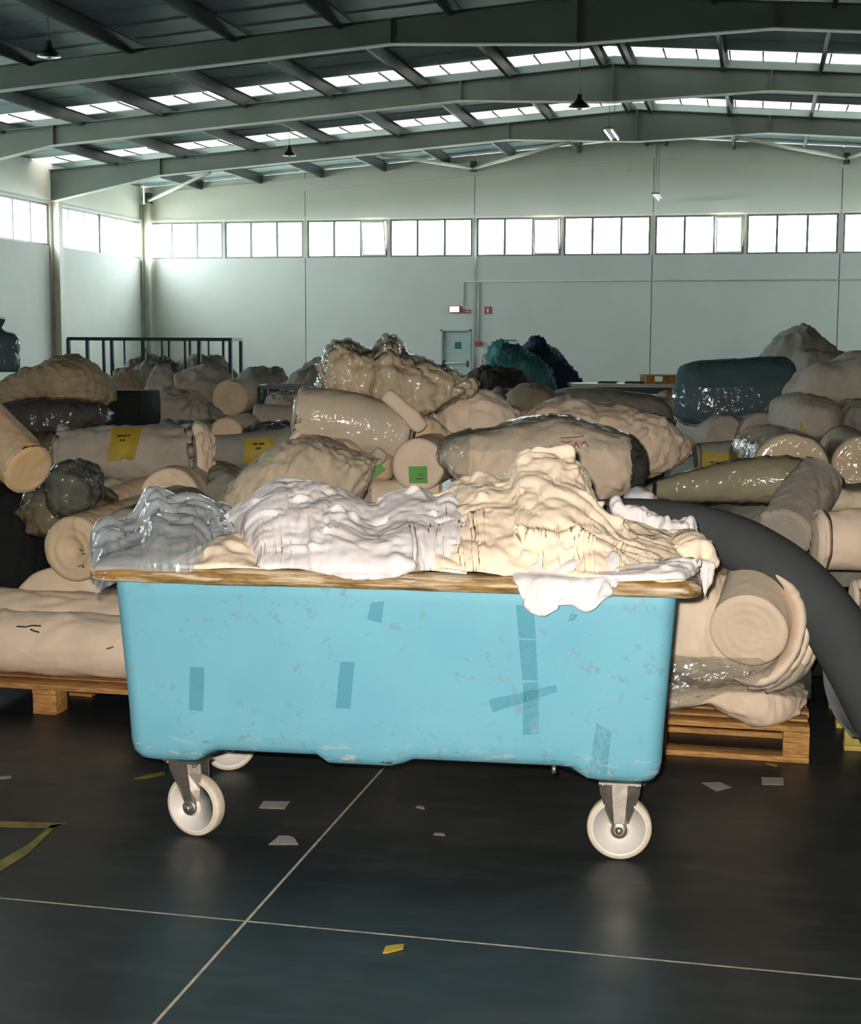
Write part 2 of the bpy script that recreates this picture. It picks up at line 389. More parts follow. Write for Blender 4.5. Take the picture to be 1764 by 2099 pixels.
# ---- ground outside and the floor slabs with sealed joints
g = mesh('ground_outside', *boxg((-3, 15, -.32), (160, 160, .2)), M['yard'], None, False); tag(g, kind='structure')
floor = structure('floor', 'dark polished concrete floor with pale sealed joints')
JX = [-1.355 + BAY*k for k in range(-4, 4)]; JY = [3.735 + 6.068*k for k in range(-3, 8)]
xs = [X0-.3] + [x for x in JX if X0 < x < X1] + [X1+.3]; ys = [YB-.3] + [y for y in JY if YB < y < YW] + [YW+.3]
G = .005
for i in range(len(xs)-1):
    for j in range(len(ys)-1):
        a, b, c, d = xs[i]+G, xs[i+1]-G, ys[j]+G, ys[j+1]-G
        mesh('floor_slab', *boxg(((a+b)/2, (c+d)/2, -.1), (b-a, d-c, .2)), M['floor'], floor, False)
for x in xs[1:-1]: mesh('joint_sealant', *boxg((x, (YB+YW)/2, -.026), (2*G, YW-YB, .05)), M['sealant'], floor, False)
for y in ys[1:-1]: mesh('joint_sealant', *boxg(((X0+X1)/2, y, -.0255), (X1-X0, 2*G, .05)), M['sealant'], floor, False)

# ---- walls of precast panels with a band of windows
WIN = [0]
def window(axis, pos, a, b, thick, panes=3, tilt=None, detail=True):
    """one glazed opening from a to b along the wall; axis 'x' = gable wall at Y=pos, 'y' = side wall at X=pos"""
    WIN[0] += 1
    w = structure('window_%d' % WIN[0])
    def P(u, v, z): return (u, pos+v, z) if axis == 'x' else (pos+v, u, z)
    def bx(nm, u0, u1, z0, z1, th, mat, par, dv=0.0):
        c = P((u0+u1)/2, dv, (z0+z1)/2); s = (u1-u0, th, z1-z0) if axis == 'x' else (th, u1-u0, z1-z0)
        return mesh(nm, *boxg(c, s), mat, par, False)
    fw = .055
    bx('window_frame', a, b, ZWB, ZWB+fw, .07, M['frame_white'], w); bx('window_frame', a, b, ZWT-fw, ZWT, .07, M['frame_white'], w)
    bx('window_frame', a, a+fw, ZWB+fw, ZWT-fw, .07, M['frame_white'], w); bx('window_frame', b-fw, b, ZWB+fw, ZWT-fw, .07, M['frame_white'], w)
    st = (b-a)/panes
    for k in range(panes):
        u0, u1 = a+k*st, a+(k+1)*st
        if k: bx('mullion', u0-.036, u0+.036, ZWB+fw, ZWT-fw, .06, M['frame_white'], w)
        if tilt == k:
            # an opened hopper sash leaning into the hall
            s = thing('sash'); s.parent = w; s.location = P((u0+u1)/2, -.03 if axis == 'x' else .03, ZWB+.05)
            s.rotation_euler = (math.radians(11), 0, 0) if axis == 'x' else (0, math.radians(11), 0)
            hw = (u1-u0)/2-.05; H = ZWT-ZWB-.1
            for nm, c, sz in (('sash_rail', (0, 0, .02), (2*hw, .04, .04)), ('sash_rail', (0, 0, H-.02), (2*hw, .04, .04)),
                              ('sash_stile', (-hw+.02, 0, H/2), (.04, .04, H-.08)), ('sash_stile', (hw-.02, 0, H/2), (.04, .04, H-.08))):
                mesh(nm, *boxg(c, sz), M['sash'], s, False)
            mesh('pane', *boxg((0, 0, H/2), (2*hw-.08, .006, H-.08)), M['glass'], s, False)
        else:
            bx('pane', u0+.02, u1-.02, ZWB+fw, ZWT-fw, .006, M['glass'], w)
    return w
def panel(name, axis, pos, a, b, zs, th, parent):
    """a wall panel a..b, zs = (z0a, z0b, z1b, z1a) so the top may slope"""
    if axis == 'x':
        V, F = prism([(a, zs[0]), (b, zs[1]), (b, zs[2]), (a, zs[3])], pos, pos+th)
    else:
        V, F = prism([(a, zs[0]), (b, zs[1]), (b, zs[2]), (a, zs[3])], 0, th); V = [(pos+y, x, z) for x, y, z in V]
    return mesh(name, V, F, M['wall_upper' if zs[0] > 5 else 'wall'], parent, False)
wb = structure('wall_back', 'pale grey precast panel wall under a band of windows')
JG = .012
for k in range(6):
    a, b = X0+k*BAY, X0+(k+1)*BAY; mid = (a+b)/2; top = lambda x: z_roof(x)-.02
    # lower panel split around the fire door in the second bay
    if k == 1:
        dx0, dx1 = -9.466, -8.532
        panel('wall_panel', 'x', YW, a+JG, dx0, (0, 0, ZWB, ZWB), .2, wb); panel('wall_panel', 'x', YW, dx0, dx1, (2.05, 2.05, ZWB, ZWB), .2, wb)
        panel('wall_panel', 'x', YW, dx1, b-JG, (0, 0, ZWB, ZWB), .2, wb)
    else: panel('wall_panel', 'x', YW, a+JG, b-JG, (0, 0, ZWB, ZWB), .2, wb)
    zj = 6.05
    if a < RIDGE < b:
        panel('wall_panel', 'x', YW, a+JG, RIDGE, (ZWT, ZWT, top(RIDGE), top(a)), .2, wb); panel('wall_panel', 'x', YW, RIDGE, b-JG, (ZWT, ZWT, top(b), top(RIDGE)), .2, wb)
    else: panel('wall_panel', 'x', YW, a+JG, b-JG, (ZWT, ZWT, top(b), top(a)), .2, wb)
    mesh('wall_joint', *boxg((a, YW+.13, (z_roof(a)-.03)/2), (.05, .1, z_roof(a)-.03)), M['wall'], wb, False)
    for u, hw in ((a, .07), (mid, .04)): mesh('window_post', *boxg((u, YW+.09, (ZWB+ZWT)/2), (2*hw, .18, hz)), M['column'], wb, False)
    window('x', YW+.06, a+.07, mid-.04, .2, 3, 2 if k in (1, 2, 3) else None)
    window('x', YW+.06, mid+.04, b-.07, .2, 3)
mesh('window_ledge', *boxg(((X0+X1)/2, YW-.015, ZWT+.07), (X1-X0, .06, .05)), M['wall_upper'], wb, False)
# band added along the wall top, standing for a joint and lit strip
for s in (-1, 1):
    xe = X0+.2 if s < 0 else X1-.2
    V, F = prism([(xe, z_raf(xe)-.42), (RIDGE, z_raf(RIDGE)-.42), (RIDGE, z_raf(RIDGE)-.02), (xe, z_raf(xe)-.02)][::(1 if s < 0 else -1)], YW-.06, YW-.012)
    mesh('wall_top_band', V, F, M['wall_upper'], wb, False)
side_y = [YB] + YF + [YW]
for nm, X, sgn, lab in (('wall_left', X0, -1, 'pale side wall of panels and window band on steel columns'), ('wall_right', X1, 1, 'pale side wall opposite')):
    wl = structure(nm, lab)
    for i in range(len(side_y)-1):
        a, b = side_y[i], side_y[i+1]; mid = (a+b)/2; p = X if sgn > 0 else X-.2
        if b < (YSL if sgn < 0 else YSR)+.1:       # the near bays of the side walls have no windows
            panel('wall_panel', 'y', p, a+JG, b-JG, (0, 0, z_roof(X)-.02, z_roof(X)-.02), .2, wl)
            mesh('wall_joint', *boxg((X+sgn*.13, a, (z_roof(X)-.03)/2), (.1, .05, z_roof(X)-.03)), M['wall'], wl, False); continue
        panel('wall_panel', 'y', p, a+JG, b-JG, (0, 0, ZWB, ZWB), .2, wl)
        panel('wall_panel', 'y', p, a+JG, b-JG, (ZWT, ZWT, z_roof(X)-.02, z_roof(X)-.02), .2, wl)
        mesh('wall_joint', *boxg((X+sgn*.13, a, (z_roof(X)-.03)/2), (.1, .05, z_roof(X)-.03)), M['wall'], wl, False)
        for u, hw in ((a, .13), (mid, .04)): mesh('window_post', *boxg((X+sgn*.09, u, zc), (.18, 2*hw, hz)), M['column'], wl, False)
        seen = sgn < 0 and a > 20
        window('y', X+sgn*.06, a+.13, mid-.04, .2, 3 if seen else 1); window('y', X+sgn*.06, mid+.04, b-.13, .2, 3 if seen else 1)
    mesh('window_ledge', *boxg((X-sgn*.015, (YB+YW)/2, ZWT+.07), (.06, YW-YB, .05)), M['wall'], wl, False)
wf = structure('wall_front', 'pale end wall behind the viewer')
for k in range(6):
    a, b = X0+k*BAY, X0+(k+1)*BAY
    pts = [a+JG] + ([RIDGE] if a < RIDGE < b else []) + [b-JG]
    for q in range(len(pts)-1): panel('wall_panel', 'x', YB-.2, pts[q], pts[q+1], (0, 0, z_roof(pts[q+1])-.02, z_roof(pts[q])-.02), .2, wf)
    mesh('wall_joint', *boxg((a, YB-.13, (z_roof(a)-.03)/2), (.05, .1, z_roof(a)-.03)), M['wall'], wf, False)

# ---- roof: sheets, translucent strips, purlins
roof = structure('ceiling', 'dark sheet roof on steel purlins with translucent strips')
strips = []
for y in YF:
    if y > 26: strips.append((y-.92, y+.13))
cuts = []; y = YB-.3
for a, b in strips:
    n = max(1, round((a-y)/1.02)); cuts += [(y+(a-y)*k/n, y+(a-y)*(k+1)/n, 0) for k in range(n)]; cuts.append((a, b, 1)); y = b
YE = YW+.4
n = max(1, round((YE-y)/1.02)); cuts += [(y+(YE-y)*k/n, y+(YE-y)*(k+1)/n, 0) for k in range(n)]
for a, b, sky in cuts:
    for s in (-1, 1):
        xe = X0-.4 if s < 0 else X1+.4
        xa, xb = (xe, RIDGE) if s < 0 else (RIDGE, xe)
        V, F = prism([(xa, z_roof(xa)), (xb, z_roof(xb)), (xb, z_roof(xb)+(.004 if sky else .05)), (xa, z_roof(xa)+(.004 if sky else .05))], a+.004, b-.004)
        mesh('skylight_sheet' if sky else 'roof_sheet', V, F, M['skylight'] if sky else M['roof'], roof, False)
        if not sky:      # raised rib at the lap of the sheet
            V, F = prism([(xa, z_roof(xa)-.02), (xb, z_roof(xb)-.02), (xb, z_roof(xb)+.07), (xa, z_roof(xa)+.07)], a-.014, a+.014)
            mesh('sheet_lap', V, F, M['roof'], roof, False)
for a, b, sky in [c for c in cuts if c[2]]:      # laths that carry the translucent sheets
    for x in np.arange(X0+.65, X1, .65):
        if abs((x-RIDGE) % 1.95) > .3: mesh('skylight_lath', *beam((x, a, z_roof(x)-.02), (x, b, z_roof(x)-.02), .03, .03), M['purlin'], roof, False)
px_l = [RIDGE-.19-1.952*k for k in range(9)]; px_r = [RIDGE+.36+1.91*k for k in range(9)]
for x in px_l + px_r:
    if not (X0+.05 < x < X1-.05): continue
    zt = z_roof(x)-.004; h = .25
    parts = [boxg((x, (YB+YW)/2, zt-h/2), (.012, YW-YB, h)), boxg((x+.035, (YB+YW)/2, zt-.006), (.07, YW-YB, .012)), boxg((x-.035, (YB+YW)/2, zt-h+.006), (.07, YW-YB, .012))]
    mesh('purlin', *join(parts), M['purlin'], roof, False)

# ---- portal frames
def frame(y):
    fr = structure('trim_frame')
    def web(s):
        xe = X0+.02 if s < 0 else X1-.02
        k = lambda v: RIDGE + s*v
        half = abs(xe-RIDGE)
        top = [(k(0), z_raf(k(0))), (k(half), z_raf(k(half)))]
        bot = [(k(half), 5.40), (k(half-3.2), 6.035), (k(3.206), 6.733), (k(0), 6.608)]
        return top, bot
    for s in (-1, 1):
        top, bot = web(s); poly = top + bot
        if s > 0: poly = poly[::-1]
        mesh('rafter_web', *prism(poly, y-.006, y+.006), M['frame_steel'], fr, False)
        fl = [beam((a[0], y, a[1]-.008), (b[0], y, b[1]-.008), .2, .016, (0, 0, 1)) for a, b in zip(top[:-1], top[1:])]
        mesh('top_flange', *join(fl), M['frame_steel'], fr, False)
        for a, b in zip(bot[:-1], bot[1:]): mesh('bottom_flange', *beam((a[0], y, a[1]), (b[0], y, b[1]), .2, .018), M['brace'], fr, False)  # pale colour stands for window light on the bottom flanges
        for xx, z0 in ((bot[1][0], bot[1][1]), (bot[2][0], bot[2][1])):
            mesh('stiffener', *boxg((xx, y, (z0+z_raf(xx))/2), (.02, .19, z_raf(xx)-z0-.02)), M['frame_steel'], fr, False)
        xc = X0+.16 if s < 0 else X1-.16
        # splayed rolled-steel column
        cp = [boxg((xc-.13, y, 2.7), (.02, .24, 5.4)), boxg((xc+.13, y, 2.7), (.02, .24, 5.4)), boxg((xc, y, 2.7), (.24, .014, 5.4))]
        mesh('column', *join(cp), M['column'], fr, False)
    mesh('stiffener', *boxg((RIDGE, y, (6.61+z_raf(RIDGE))/2), (.03, .19, z_raf(RIDGE)-6.61)), M['frame_steel'], fr, False)
    return fr
for i, y in enumerate(YF):
    f = frame(y); f.name = 'trim_%d' % (i+1); f['label'] = 'grey steel portal frame spanning the hall roof'
# corner columns of the gable
cc = structure('trim_20', 'cream steel corner columns of the back wall')
for x in (X0+.16, X1-.16):
    mesh('column', *join([boxg((x-.12, YW-.2, 2.95), (.02, .24, 5.9)), boxg((x+.12, YW-.2, 2.95), (.02, .24, 5.9)), boxg((x, YW-.2, 2.95), (.22, .014, 5.9))]), M['column'], cc, False)
# bracing tubes of the last bay
br = structure('trim_21', 'pale bracing tubes between last frame and back wall')
def cyl(p, q, r, n=12):
    p, q = np.array(p, float), np.array(q, float); d = q-p; L = np.linalg.norm(d); d /= L
    s = np.cross(d, (0, 0, 1)); s = s/np.linalg.norm(s) if np.linalg.norm(s) > 1e-6 else np.array([1., 0, 0]); t = np.cross(s, d)
    V = [e + r*(math.cos(2*math.pi*k/n)*s + math.sin(2*math.pi*k/n)*t) for e in (p, q) for k in range(n)]
    return V, [tuple(range(n-1, -1, -1)), tuple(range(n, 2*n))] + [(k, (k+1) % n, (k+1) % n+n, k+n) for k in range(n)]
y3 = YF[-1]
for p, q in (((-14.38, y3, 6.10), (-18.74, 43.45, 5.99)), ((-9.71, y3, 6.46), (-8.46, 43.45, 6.77)), ((-4.8, y3, 6.66), (-8.46, 43.45, 6.77)),
             ((-.79, y3, 6.66), (2.17, 43.45, 6.82)), ((3.5, y3, 6.62), (2.17, 43.45, 6.82)), ((8, y3, 6.25), (12.3, 43.45, 5.99))):
    mesh('brace_tube', *cyl(p, q, .05), M['brace'], br, True)
for x in (-18.74, -8.46, 2.17): mesh('brace_bracket', *boxg((x, 43.5, z_raf(x)-.18), (.16, .2, .3)), M['purlin'], br, False)

# ---- fire door, signs and pipes on the back wall
door = structure('door_1', 'grey green fire door with black push bar and green sign')
dx0, dx1 = -9.466, -8.532; dm = (dx0+dx1)/2
mesh('door_frame', *join([boxg((dx0+.025, YW+.06, 1.025), (.05, .16, 2.05)), boxg((dx1-.025, YW+.06, 1.025), (.05, .16, 2.05)), boxg((dm, YW+.06, 2.025), (dx1-dx0, .16, .05))]), M['doorleaf'], door, False)
leaf = mesh('door_leaf', *boxg((dm, YW+.12, 1.0), (dx1-dx0-.1, .05, 2.0)), M['doorleaf'], door, False)
for s in (-1, 1): mesh('bar_bracket', *boxg((dm+s*.37, YW+.07, 1.02), (.09, .08, .19)), M['doorblack'], leaf, False)
mesh('push_bar', *cyl((dm-.36, YW+.04, 1.04), (dm+.36, YW+.04, 1.04), .018), M['sash'], leaf)
mesh('door_sign', *boxg((dm+.05, YW+.092, 1.57), (.2, .006, .21)), M['green_sign'], leaf, False)
mesh('door_sign', *boxg((dm+.05, YW+.092, 1.41), (.2, .006, .10)), M['pale_sign'], leaf, False)
ex = tag(mesh('exit_light', *boxg((-9.017, YW-.05, 2.65), (.36, .09, .2)), M['red'], None, False), 'lit white exit light box above the fire door', 'exit light')
mesh('lit_face', *boxg((-9.03, YW-.1, 2.65), (.28, .012, .16)), M['exit_lit'], ex, False)
sg = tag(mesh('fire_sign', *boxg((-8.657, YW-.012, 2.59), (.2, .012, .1)), M['red'], None, False), 'small plain red sign beside the exit light', 'sign')
for k in (-1, 0, 1): mesh('print_mark', *boxg((-8.657+k*.05, YW-.0195, 2.59), (.03, .003, .03)), M['sign_white'], sg, False)
sg = tag(mesh('fire_sign', *boxg((-8.018, YW-.012, 2.62), (.21, .012, .22)), M['red'], None, False), 'square red fire sign with white symbol on back wall', 'sign')
mesh('symbol', *prism([(-8.04, 2.54), (-8.0, 2.54), (-8.0, 2.70), (-8.05, 2.66), (-8.05, 2.60)], YW-.022, YW-.0185), M['sign_white'], sg, False)
al = tag(mesh('alarm_box', *boxg((-8.306, YW-.06, 1.632), (.18, .1, .13)), M['red'], None, False), 'red fire alarm box at the end of the wall conduit', 'alarm box')
mesh('box_lid', *boxg((-8.306, YW-.115, 1.632), (.14, .012, .09)), M['red'], al, False)
sg = tag(mesh('long_sign', *boxg((-7.46, YW-.012, 1.70), (.62, .012, .10)), M['pale_sign'], None, False), 'long narrow pale sign with green top strip behind teal heap', 'sign')
mesh('green_strip', *boxg((-7.46, YW-.02, 1.73), (.62, .004, .04)), M['green_sign'], sg, False)
exn = thing('fire_extinguisher', 'red fire extinguisher with black hose on the back wall', 'extinguisher', (-8.02, YW-.12, .78))
mesh('cylinder_body', *lathe([(.01, 0), (.075, .01), (.08, .05), (.08, .38), (.06, .44), (.025, .47)], 20), M['red'], exn)
mesh('valve', *boxg((0, 0, .51), (.05, .04, .09)), M['doorblack'], exn, False)
hv = smooth_curve([(0, 0, .52), (-.1, -.02, .5), (-.13, -.02, .35), (-.11, -.02, .15), (-.08, -.02, .05)], 12)
mesh('hose', *join([cyl(hv[k], hv[k+1], .012, 8) for k in range(11)]), M['doorblack'], exn)
mesh('sticker', *boxg((0, -.083, .22), (.07, .005, .1)), M['sign_white'], exn, False)
sg = tag(mesh('extinguisher_sign', *boxg((-8.02, YW-.012, 1.36), (.22, .012, .09)), M['pale_sign'], None, False), 'small pale sign just above the fire extinguisher', 'sign')
pp = thing('conduit', 'thin grey conduit running along and down the back wall', 'conduit', (0, 0, 0))
for p, q in (((-8.76, 43.64, 3.47), (12.3, 43.64, 3.49)), ((-8.76, 43.64, 3.47), (-8.76, 43.64, 2.75)), ((-8.30, 43.64, 3.47), (-8.30, 43.64, 1.7)), ((-8.42, 43.64, 5.3), (-8.42, 43.64, 0.0))):
    mesh('pipe_run', *cyl(p, q, .022, 8), M['conduit'], pp)

# ---- lamps
def pendant(px, py, dep, label, r):
    p = at(px, py, dep); t = thing('pendant_lamp', label, 'lamp', p, group='black dish pendants')
    zt = z_roof(p[0]) - p[2]
    mesh('lamp_shade', *lathe([(r, -.05), (r*.98, -.02), (r*.6, .05), (r*.28, .12), (r*.25, .2)], 24), M['lamp_black'], t)
    mesh('lamp_bulb', *lathe([(.01, -.10), (.05, -.07), (.055, -.03), (.03, .02)], 14), M['sash'], t)
    mesh('cord', *cyl((0, 0, .2), (0, 0, zt), .008, 6), M['lamp_black'], t)
pendant(100, 110, 24.0, 'black dish pendant lamp near the left end of the nearest frame', .19)
pendant(593, 315, 36.6, 'black dish pendant lamp hanging against the farthest frame', .17)
pendant(1187, 216, 28.0, 'black dish pendant lamp just below the middle frame', .21)
def batten(p0, p1, label, n=2, rod=True):
    t = thing('tube_lamp', label, 'lamp', p0); d = np.array(p1)-np.array(p0)
    mesh('batten_tray', *beam((0, 0, .05), d+np.array([0, 0, .05]), .22, .03), M['purlin'], t, False)
    for k in range(n): mesh('tube', *cyl(np.array([(k-(n-1)/2)*.16, .03, 0]), d+np.array([(k-(n-1)/2)*.16, -.03, 0]), .022, 10), M['tube_lit'], t)
    for e in (d*.15, d*.85): mesh('hanger', *cyl(e+np.array([0, 0, .06]), e+np.array([0, 0, z_roof(p0[0])-p0[2]]), .006, 6), M['purlin'], t)
p = at(1253, 277, 34); batten((p[0], p[1]-.8, p[2]), (p[0], p[1]+.8, p[2]), 'twin tube lamp hanging before the farthest frame near the ridge')
p = at(1346, 405, 41); batten((p[0], p[1]-.7, p[2]), (p[0], p[1]+.7, p[2]), 'single tube lamp hanging on rods before the back wall', 1)

# ================================================================== SOFT GOODS BUILDERS
def crumple(V, F, seed, amp=.012, n=40, width=.03, length=.25, fine=.004, lump=.02, aim=None, spread=1.0, keep=None, pleat=0.0, freq=11.0, stretch=4.0, warp=.12):
    V = np.asarray(V, float); Nn = normals(V, F); o = seed*13.7
    d = lump*fbm(V*3.2 + o, 2) + fine*ridged(V*13 + fbm(V*4+o)[:, None]*1.6 + o, 3)
    if n: d = d + folds(V, seed, n, width, length, amp, aim, spread)
    if pleat:
        r = np.random.RandomState(seed); a1 = np.array(aim if aim is not None else r.normal(size=3), float)
        a2 = np.cross(a1, r.normal(size=3)) + a1*.6
        m = np.clip(.5 + 1.4*noise(V*2.6+o), 0, 1)
        d = d + pleat*(pleats(V, seed, a1, freq, stretch, warp)*m + pleats(V, seed+5, a2, freq*1.15, stretch, warp)*(1-m))
    if keep is not None: d = d*keep
    return V + Nn*d[:, None]
def upsample(X, nu, nv, wrap):
    """double the resolution of a cloth grid (Catmull-Rom along both ways)"""
    def up(A, axis, wr):
        A = np.moveaxis(A, axis, 0); n = len(A)
        if wr: P = np.concatenate([A[-1:], A, A[:2]])
        else: P = np.concatenate([2*A[:1]-A[1:2], A, 2*A[-1:]-A[-2:-1]])
        m = n if wr else n-1
        mid = (-P[0:m]+9*P[1:m+1]+9*P[2:m+2]-P[3:m+3])/16
        out = np.empty((n+m,)+A.shape[1:]); out[0::2] = A; out[1::2] = mid
        return np.moveaxis(out, 0, axis)
    X = up(up(X, 0, False), 1, wrap); return X, X.shape[0], X.shape[1]
def relax(X, B, Nb, ex_u, ex_v, wrap, iters, k_bend, lo, hi, pull):
    """cloth with surplus length settles into folds: distance constraints on the grid, held near the base surface B"""
    nu, nv = X.shape[:2]
    S = []
    for du, dv, k in ((1, 0, .8), (0, 1, .8), (1, 1, .8), (1, -1, .8), (2, 0, k_bend), (0, 2, k_bend), (2, 2, k_bend*.6), (2, -2, k_bend*.6)):
        a = (slice(0, nu-du), slice(0, nv)); 
        if wrap:
            R0 = B[:nu-du]; R1 = np.roll(B[du:], -dv, axis=1)
            S.append((du, dv, k, None, None))
        else:
            s0, s1 = max(0, -dv), max(0, dv)
            S.append((du, dv, k, (slice(0, nu-du), slice(s0, nv-s1)), (slice(du, nu), slice(s1, nv-s0))))
    def pair(A, e):
        du, dv, k, p, q = e
        if p is None: return A[:nu-du], np.roll(A[du:], -dv, axis=1)
        return A[p], A[q]
    rest = []
    for e in S:
        b0, b1 = pair(B, e); L = np.linalg.norm(b1-b0, axis=-1)
        eu0, _ = pair(ex_u, e); ev0, _ = pair(ex_v, e); du, dv = e[0], e[1]
        f = (eu0*(du != 0) + ev0*(dv != 0))/max(1, (du != 0)+(dv != 0)); g = .93 if max(abs(du), abs(dv)) == 2 else 1.0
        rest.append(np.maximum(L*(1+f)*g, 1e-5))
    cnt = np.zeros((nu, nv))
    for e in S:
        du, dv, k, p, q = e
        if p is None: cnt[:nu-du] += 1; cnt[du:] += 1
        else: cnt[p] += 1; cnt[q] += 1
    for it in range(iters):
        D = np.zeros_like(X)
        for e, L in zip(S, rest):
            du, dv, k, p, q = e; x0, x1 = pair(X, e); d = x1-x0; l = np.sqrt((d*d).sum(-1))+1e-9
            c = d*(k*.5*(1-L/l))[..., None]
            if p is None: D[:nu-du] += c; D[du:] -= np.roll(c, dv, axis=1)
            else: D[p] += c; D[q] -= c
        X = X + D*(2.2/np.maximum(cnt, 1))[..., None]
        h = ((X-B)*Nb).sum(-1); t = X-B-Nb*h[..., None]
        h2 = np.clip(h*(1-pull), lo, hi); tl = np.linalg.norm(t, axis=-1)+1e-9; t = t*np.minimum(1, .04/tl)[..., None]
        X = B + Nb*h2[..., None] + t*.995
    return X
def buckle(V, nu, nv, wrap=False, eu=.25, ev=.25, levels=3, seed=1, amp=.008, freq=16.0, lo=-.02, hi=.05, iters=(90, 50, 24), k_bend=.6, pull=.02, keep=None):
    """V: nu*nv grid points; returns the crumpled grid (same size) : coarse folds first, finer ones on each doubling"""
    B = np.asarray(V, float).reshape(nu, nv, 3); st = 2**(levels-1)
    iu = np.linspace(0, nu-1, (nu-1)//st+1).round().astype(int); iv = (np.arange(0, nv, st) if wrap else np.linspace(0, nv-1, (nv-1)//st+1).round().astype(int))
    X = None
    for lv in range(levels):
        s = st//2**lv
        if X is not None: H = X-Bc
        iu = np.linspace(0, nu-1, max(8, (nu-1)//s+1)); iv = np.linspace(0, nv, max(8, nv//s), endpoint=False) if wrap else np.linspace(0, nv-1, max(8, (nv-1)//s+1))
        def samp(A, pu, pv, wr):
            n, m = A.shape[:2]; a = np.clip(np.floor(pu).astype(int), 0, n-2); fu = (pu-a)[:, None, None]
            R = A[a]*(1-fu)+A[a+1]*fu
            if wr: b = np.floor(pv).astype(int); fv = (pv-b)[None, :, None]; return R[:, b % m]*(1-fv)+R[:, (b+1) % m]*fv
            b = np.clip(np.floor(pv).astype(int), 0, m-2); fv = (pv-b)[None, :, None]; return R[:, b]*(1-fv)+R[:, b+1]*fv
        Bn = samp(B, iu, iv, wrap); cu, cv = Bn.shape[:2]
        F = grid_faces(cu, cv, wrap_v=wrap); Nb = normals(Bn.reshape(-1, 3), F).reshape(cu, cv, 3)
        P = Bn.reshape(-1, 3)
        rn = noise(P*freq*(1.9**lv) + seed*7.3 + lv*11).reshape(cu, cv)
        if X is None: X = Bn + Nb*(amp*rn)[..., None]
        else:
            pu = np.linspace(0, H.shape[0]-1, cu); pv = np.linspace(0, H.shape[1], cv, endpoint=False) if wrap else np.linspace(0, H.shape[1]-1, cv)
            X = Bn + samp(H, pu, pv, wrap) + Nb*(amp*.3**lv*rn)[..., None]
        m = np.clip(.55+1.1*noise(P*3.3+seed*3.1), .1, 1.2).reshape(cu, cv); m2 = np.clip(.55+1.1*noise(P*2.9+seed*5.7+9), .1, 1.2).reshape(cu, cv)
        f = 1.0 if lv == 0 else 1.0+.10*lv
        if keep is not None: kk = samp(np.asarray(keep, float).reshape(nu, nv, 1), iu, iv, wrap)[..., 0]; m = m*kk; m2 = m2*kk
        X = relax(X, Bn, Nb, eu*m*f, ev*m2*f, wrap, iters[lv], k_bend*(1 if lv < 2 else .7), lo, hi, pull)
        Bc = Bn
    return X.reshape(-1, 3)
def pillow_mesh(top, bot, dep, thick, nu=72, nv=48, power=1.0, tilt=0.0):
    """a stuffed shape: silhouette top and bottom edges (frame pixels) at distance dep, real thickness in metres.
    Cross-sections are closed ovals around a line that runs across the view."""
    x0, x1 = max(top[0][0], bot[0][0]), min(top[-1][0], bot[-1][0])
    t = smooth_curve(top, 240); b = smooth_curve(bot, 240)
    q = (1-np.cos(np.linspace(0, math.pi, nu)))/2; xs = x0 + (x1-x0)*(.25*np.linspace(0, 1, nu)+.75*q)
    ty = np.interp(xs, t[:, 0], t[:, 1]); by = np.interp(xs, b[:, 0], b[:, 1])
    hmax = max((by-ty).max(), 1); V = []
    nrm = np.array([AF[0], AF[1], 0.0]); nrm /= np.linalg.norm(nrm)
    for i, (x, a, c) in enumerate(zip(xs, ty, by)):
        P, Q = at(x, a, dep), at(x, c, dep); C = (P+Q)/2; h = (P-Q)/2
        s = i/(nu-1); rim = (1-abs(2*s-1)**(3.0*power))**.5 if 0 < s < 1 else 0.0
        rim = max(rim, .02); th = thick/2*rim*(.45+.55*min(1, (c-a)/hmax))
        hh = h*max(rim**.35, .05) if (c-a) > 0 else h
        for j in range(nv):
            an = 2*math.pi*j/nv; cs, sn = math.cos(an), math.sin(an)
            e = .62
            V.append(C + hh*np.sign(cs)*abs(cs)**e - nrm*th*np.sign(sn)*abs(sn)**e + np.array([0, 0, 0.0]))
    V = np.array(V) + nrm*thick*.5
    F = [f[::-1] for f in grid_faces(nu, nv, wrap_v=True)]
    k = len(V); V = np.vstack([V, V[:nv].mean(0), V[-nv:].mean(0)])
    F += [(k, (j+1) % nv, j) for j in range(nv)] + [(k+1, (nu-1)*nv+j, (nu-1)*nv+(j+1) % nv) for j in range(nv)]
    return V, F
def place(name, V, F, mat, label, cat, group, parts=None):
    """re-centre a mesh on its base and link it as one top-level thing"""
    V = np.asarray(V); o = np.array([(V[:, 0].min()+V[:, 0].max())/2, (V[:, 1].min()+V[:, 1].max())/2, V[:, 2].min()])
    ob = mesh(name, V-o, F, mat); ob.location = tuple(o); return tag(ob, label, cat, group)
def shell(parent, V, F, off, mat, name='plastic_wrap', seed=1, pick=None, amp=.006, wrink=30):
    """film lying over a thing: its own surface a little outside the thing's"""
    V = np.asarray(V); Nn = normals(V, F); o = np.array(parent.location)
    W2 = V + Nn*(off + amp*.5 + amp*ridged(V*16+seed, 2)*.6 + folds(V, seed, wrink, .02, .2, amp))[:, None] - o
    F2 = F if pick is None else [f for f in F if pick(V[list(f)].mean(0))]
    used = sorted({i for f in F2 for i in f}); mp = {a: b for b, a in enumerate(used)}
    return mesh(name, W2[used], [tuple(mp[i] for i in f) for f in F2], mat, parent)
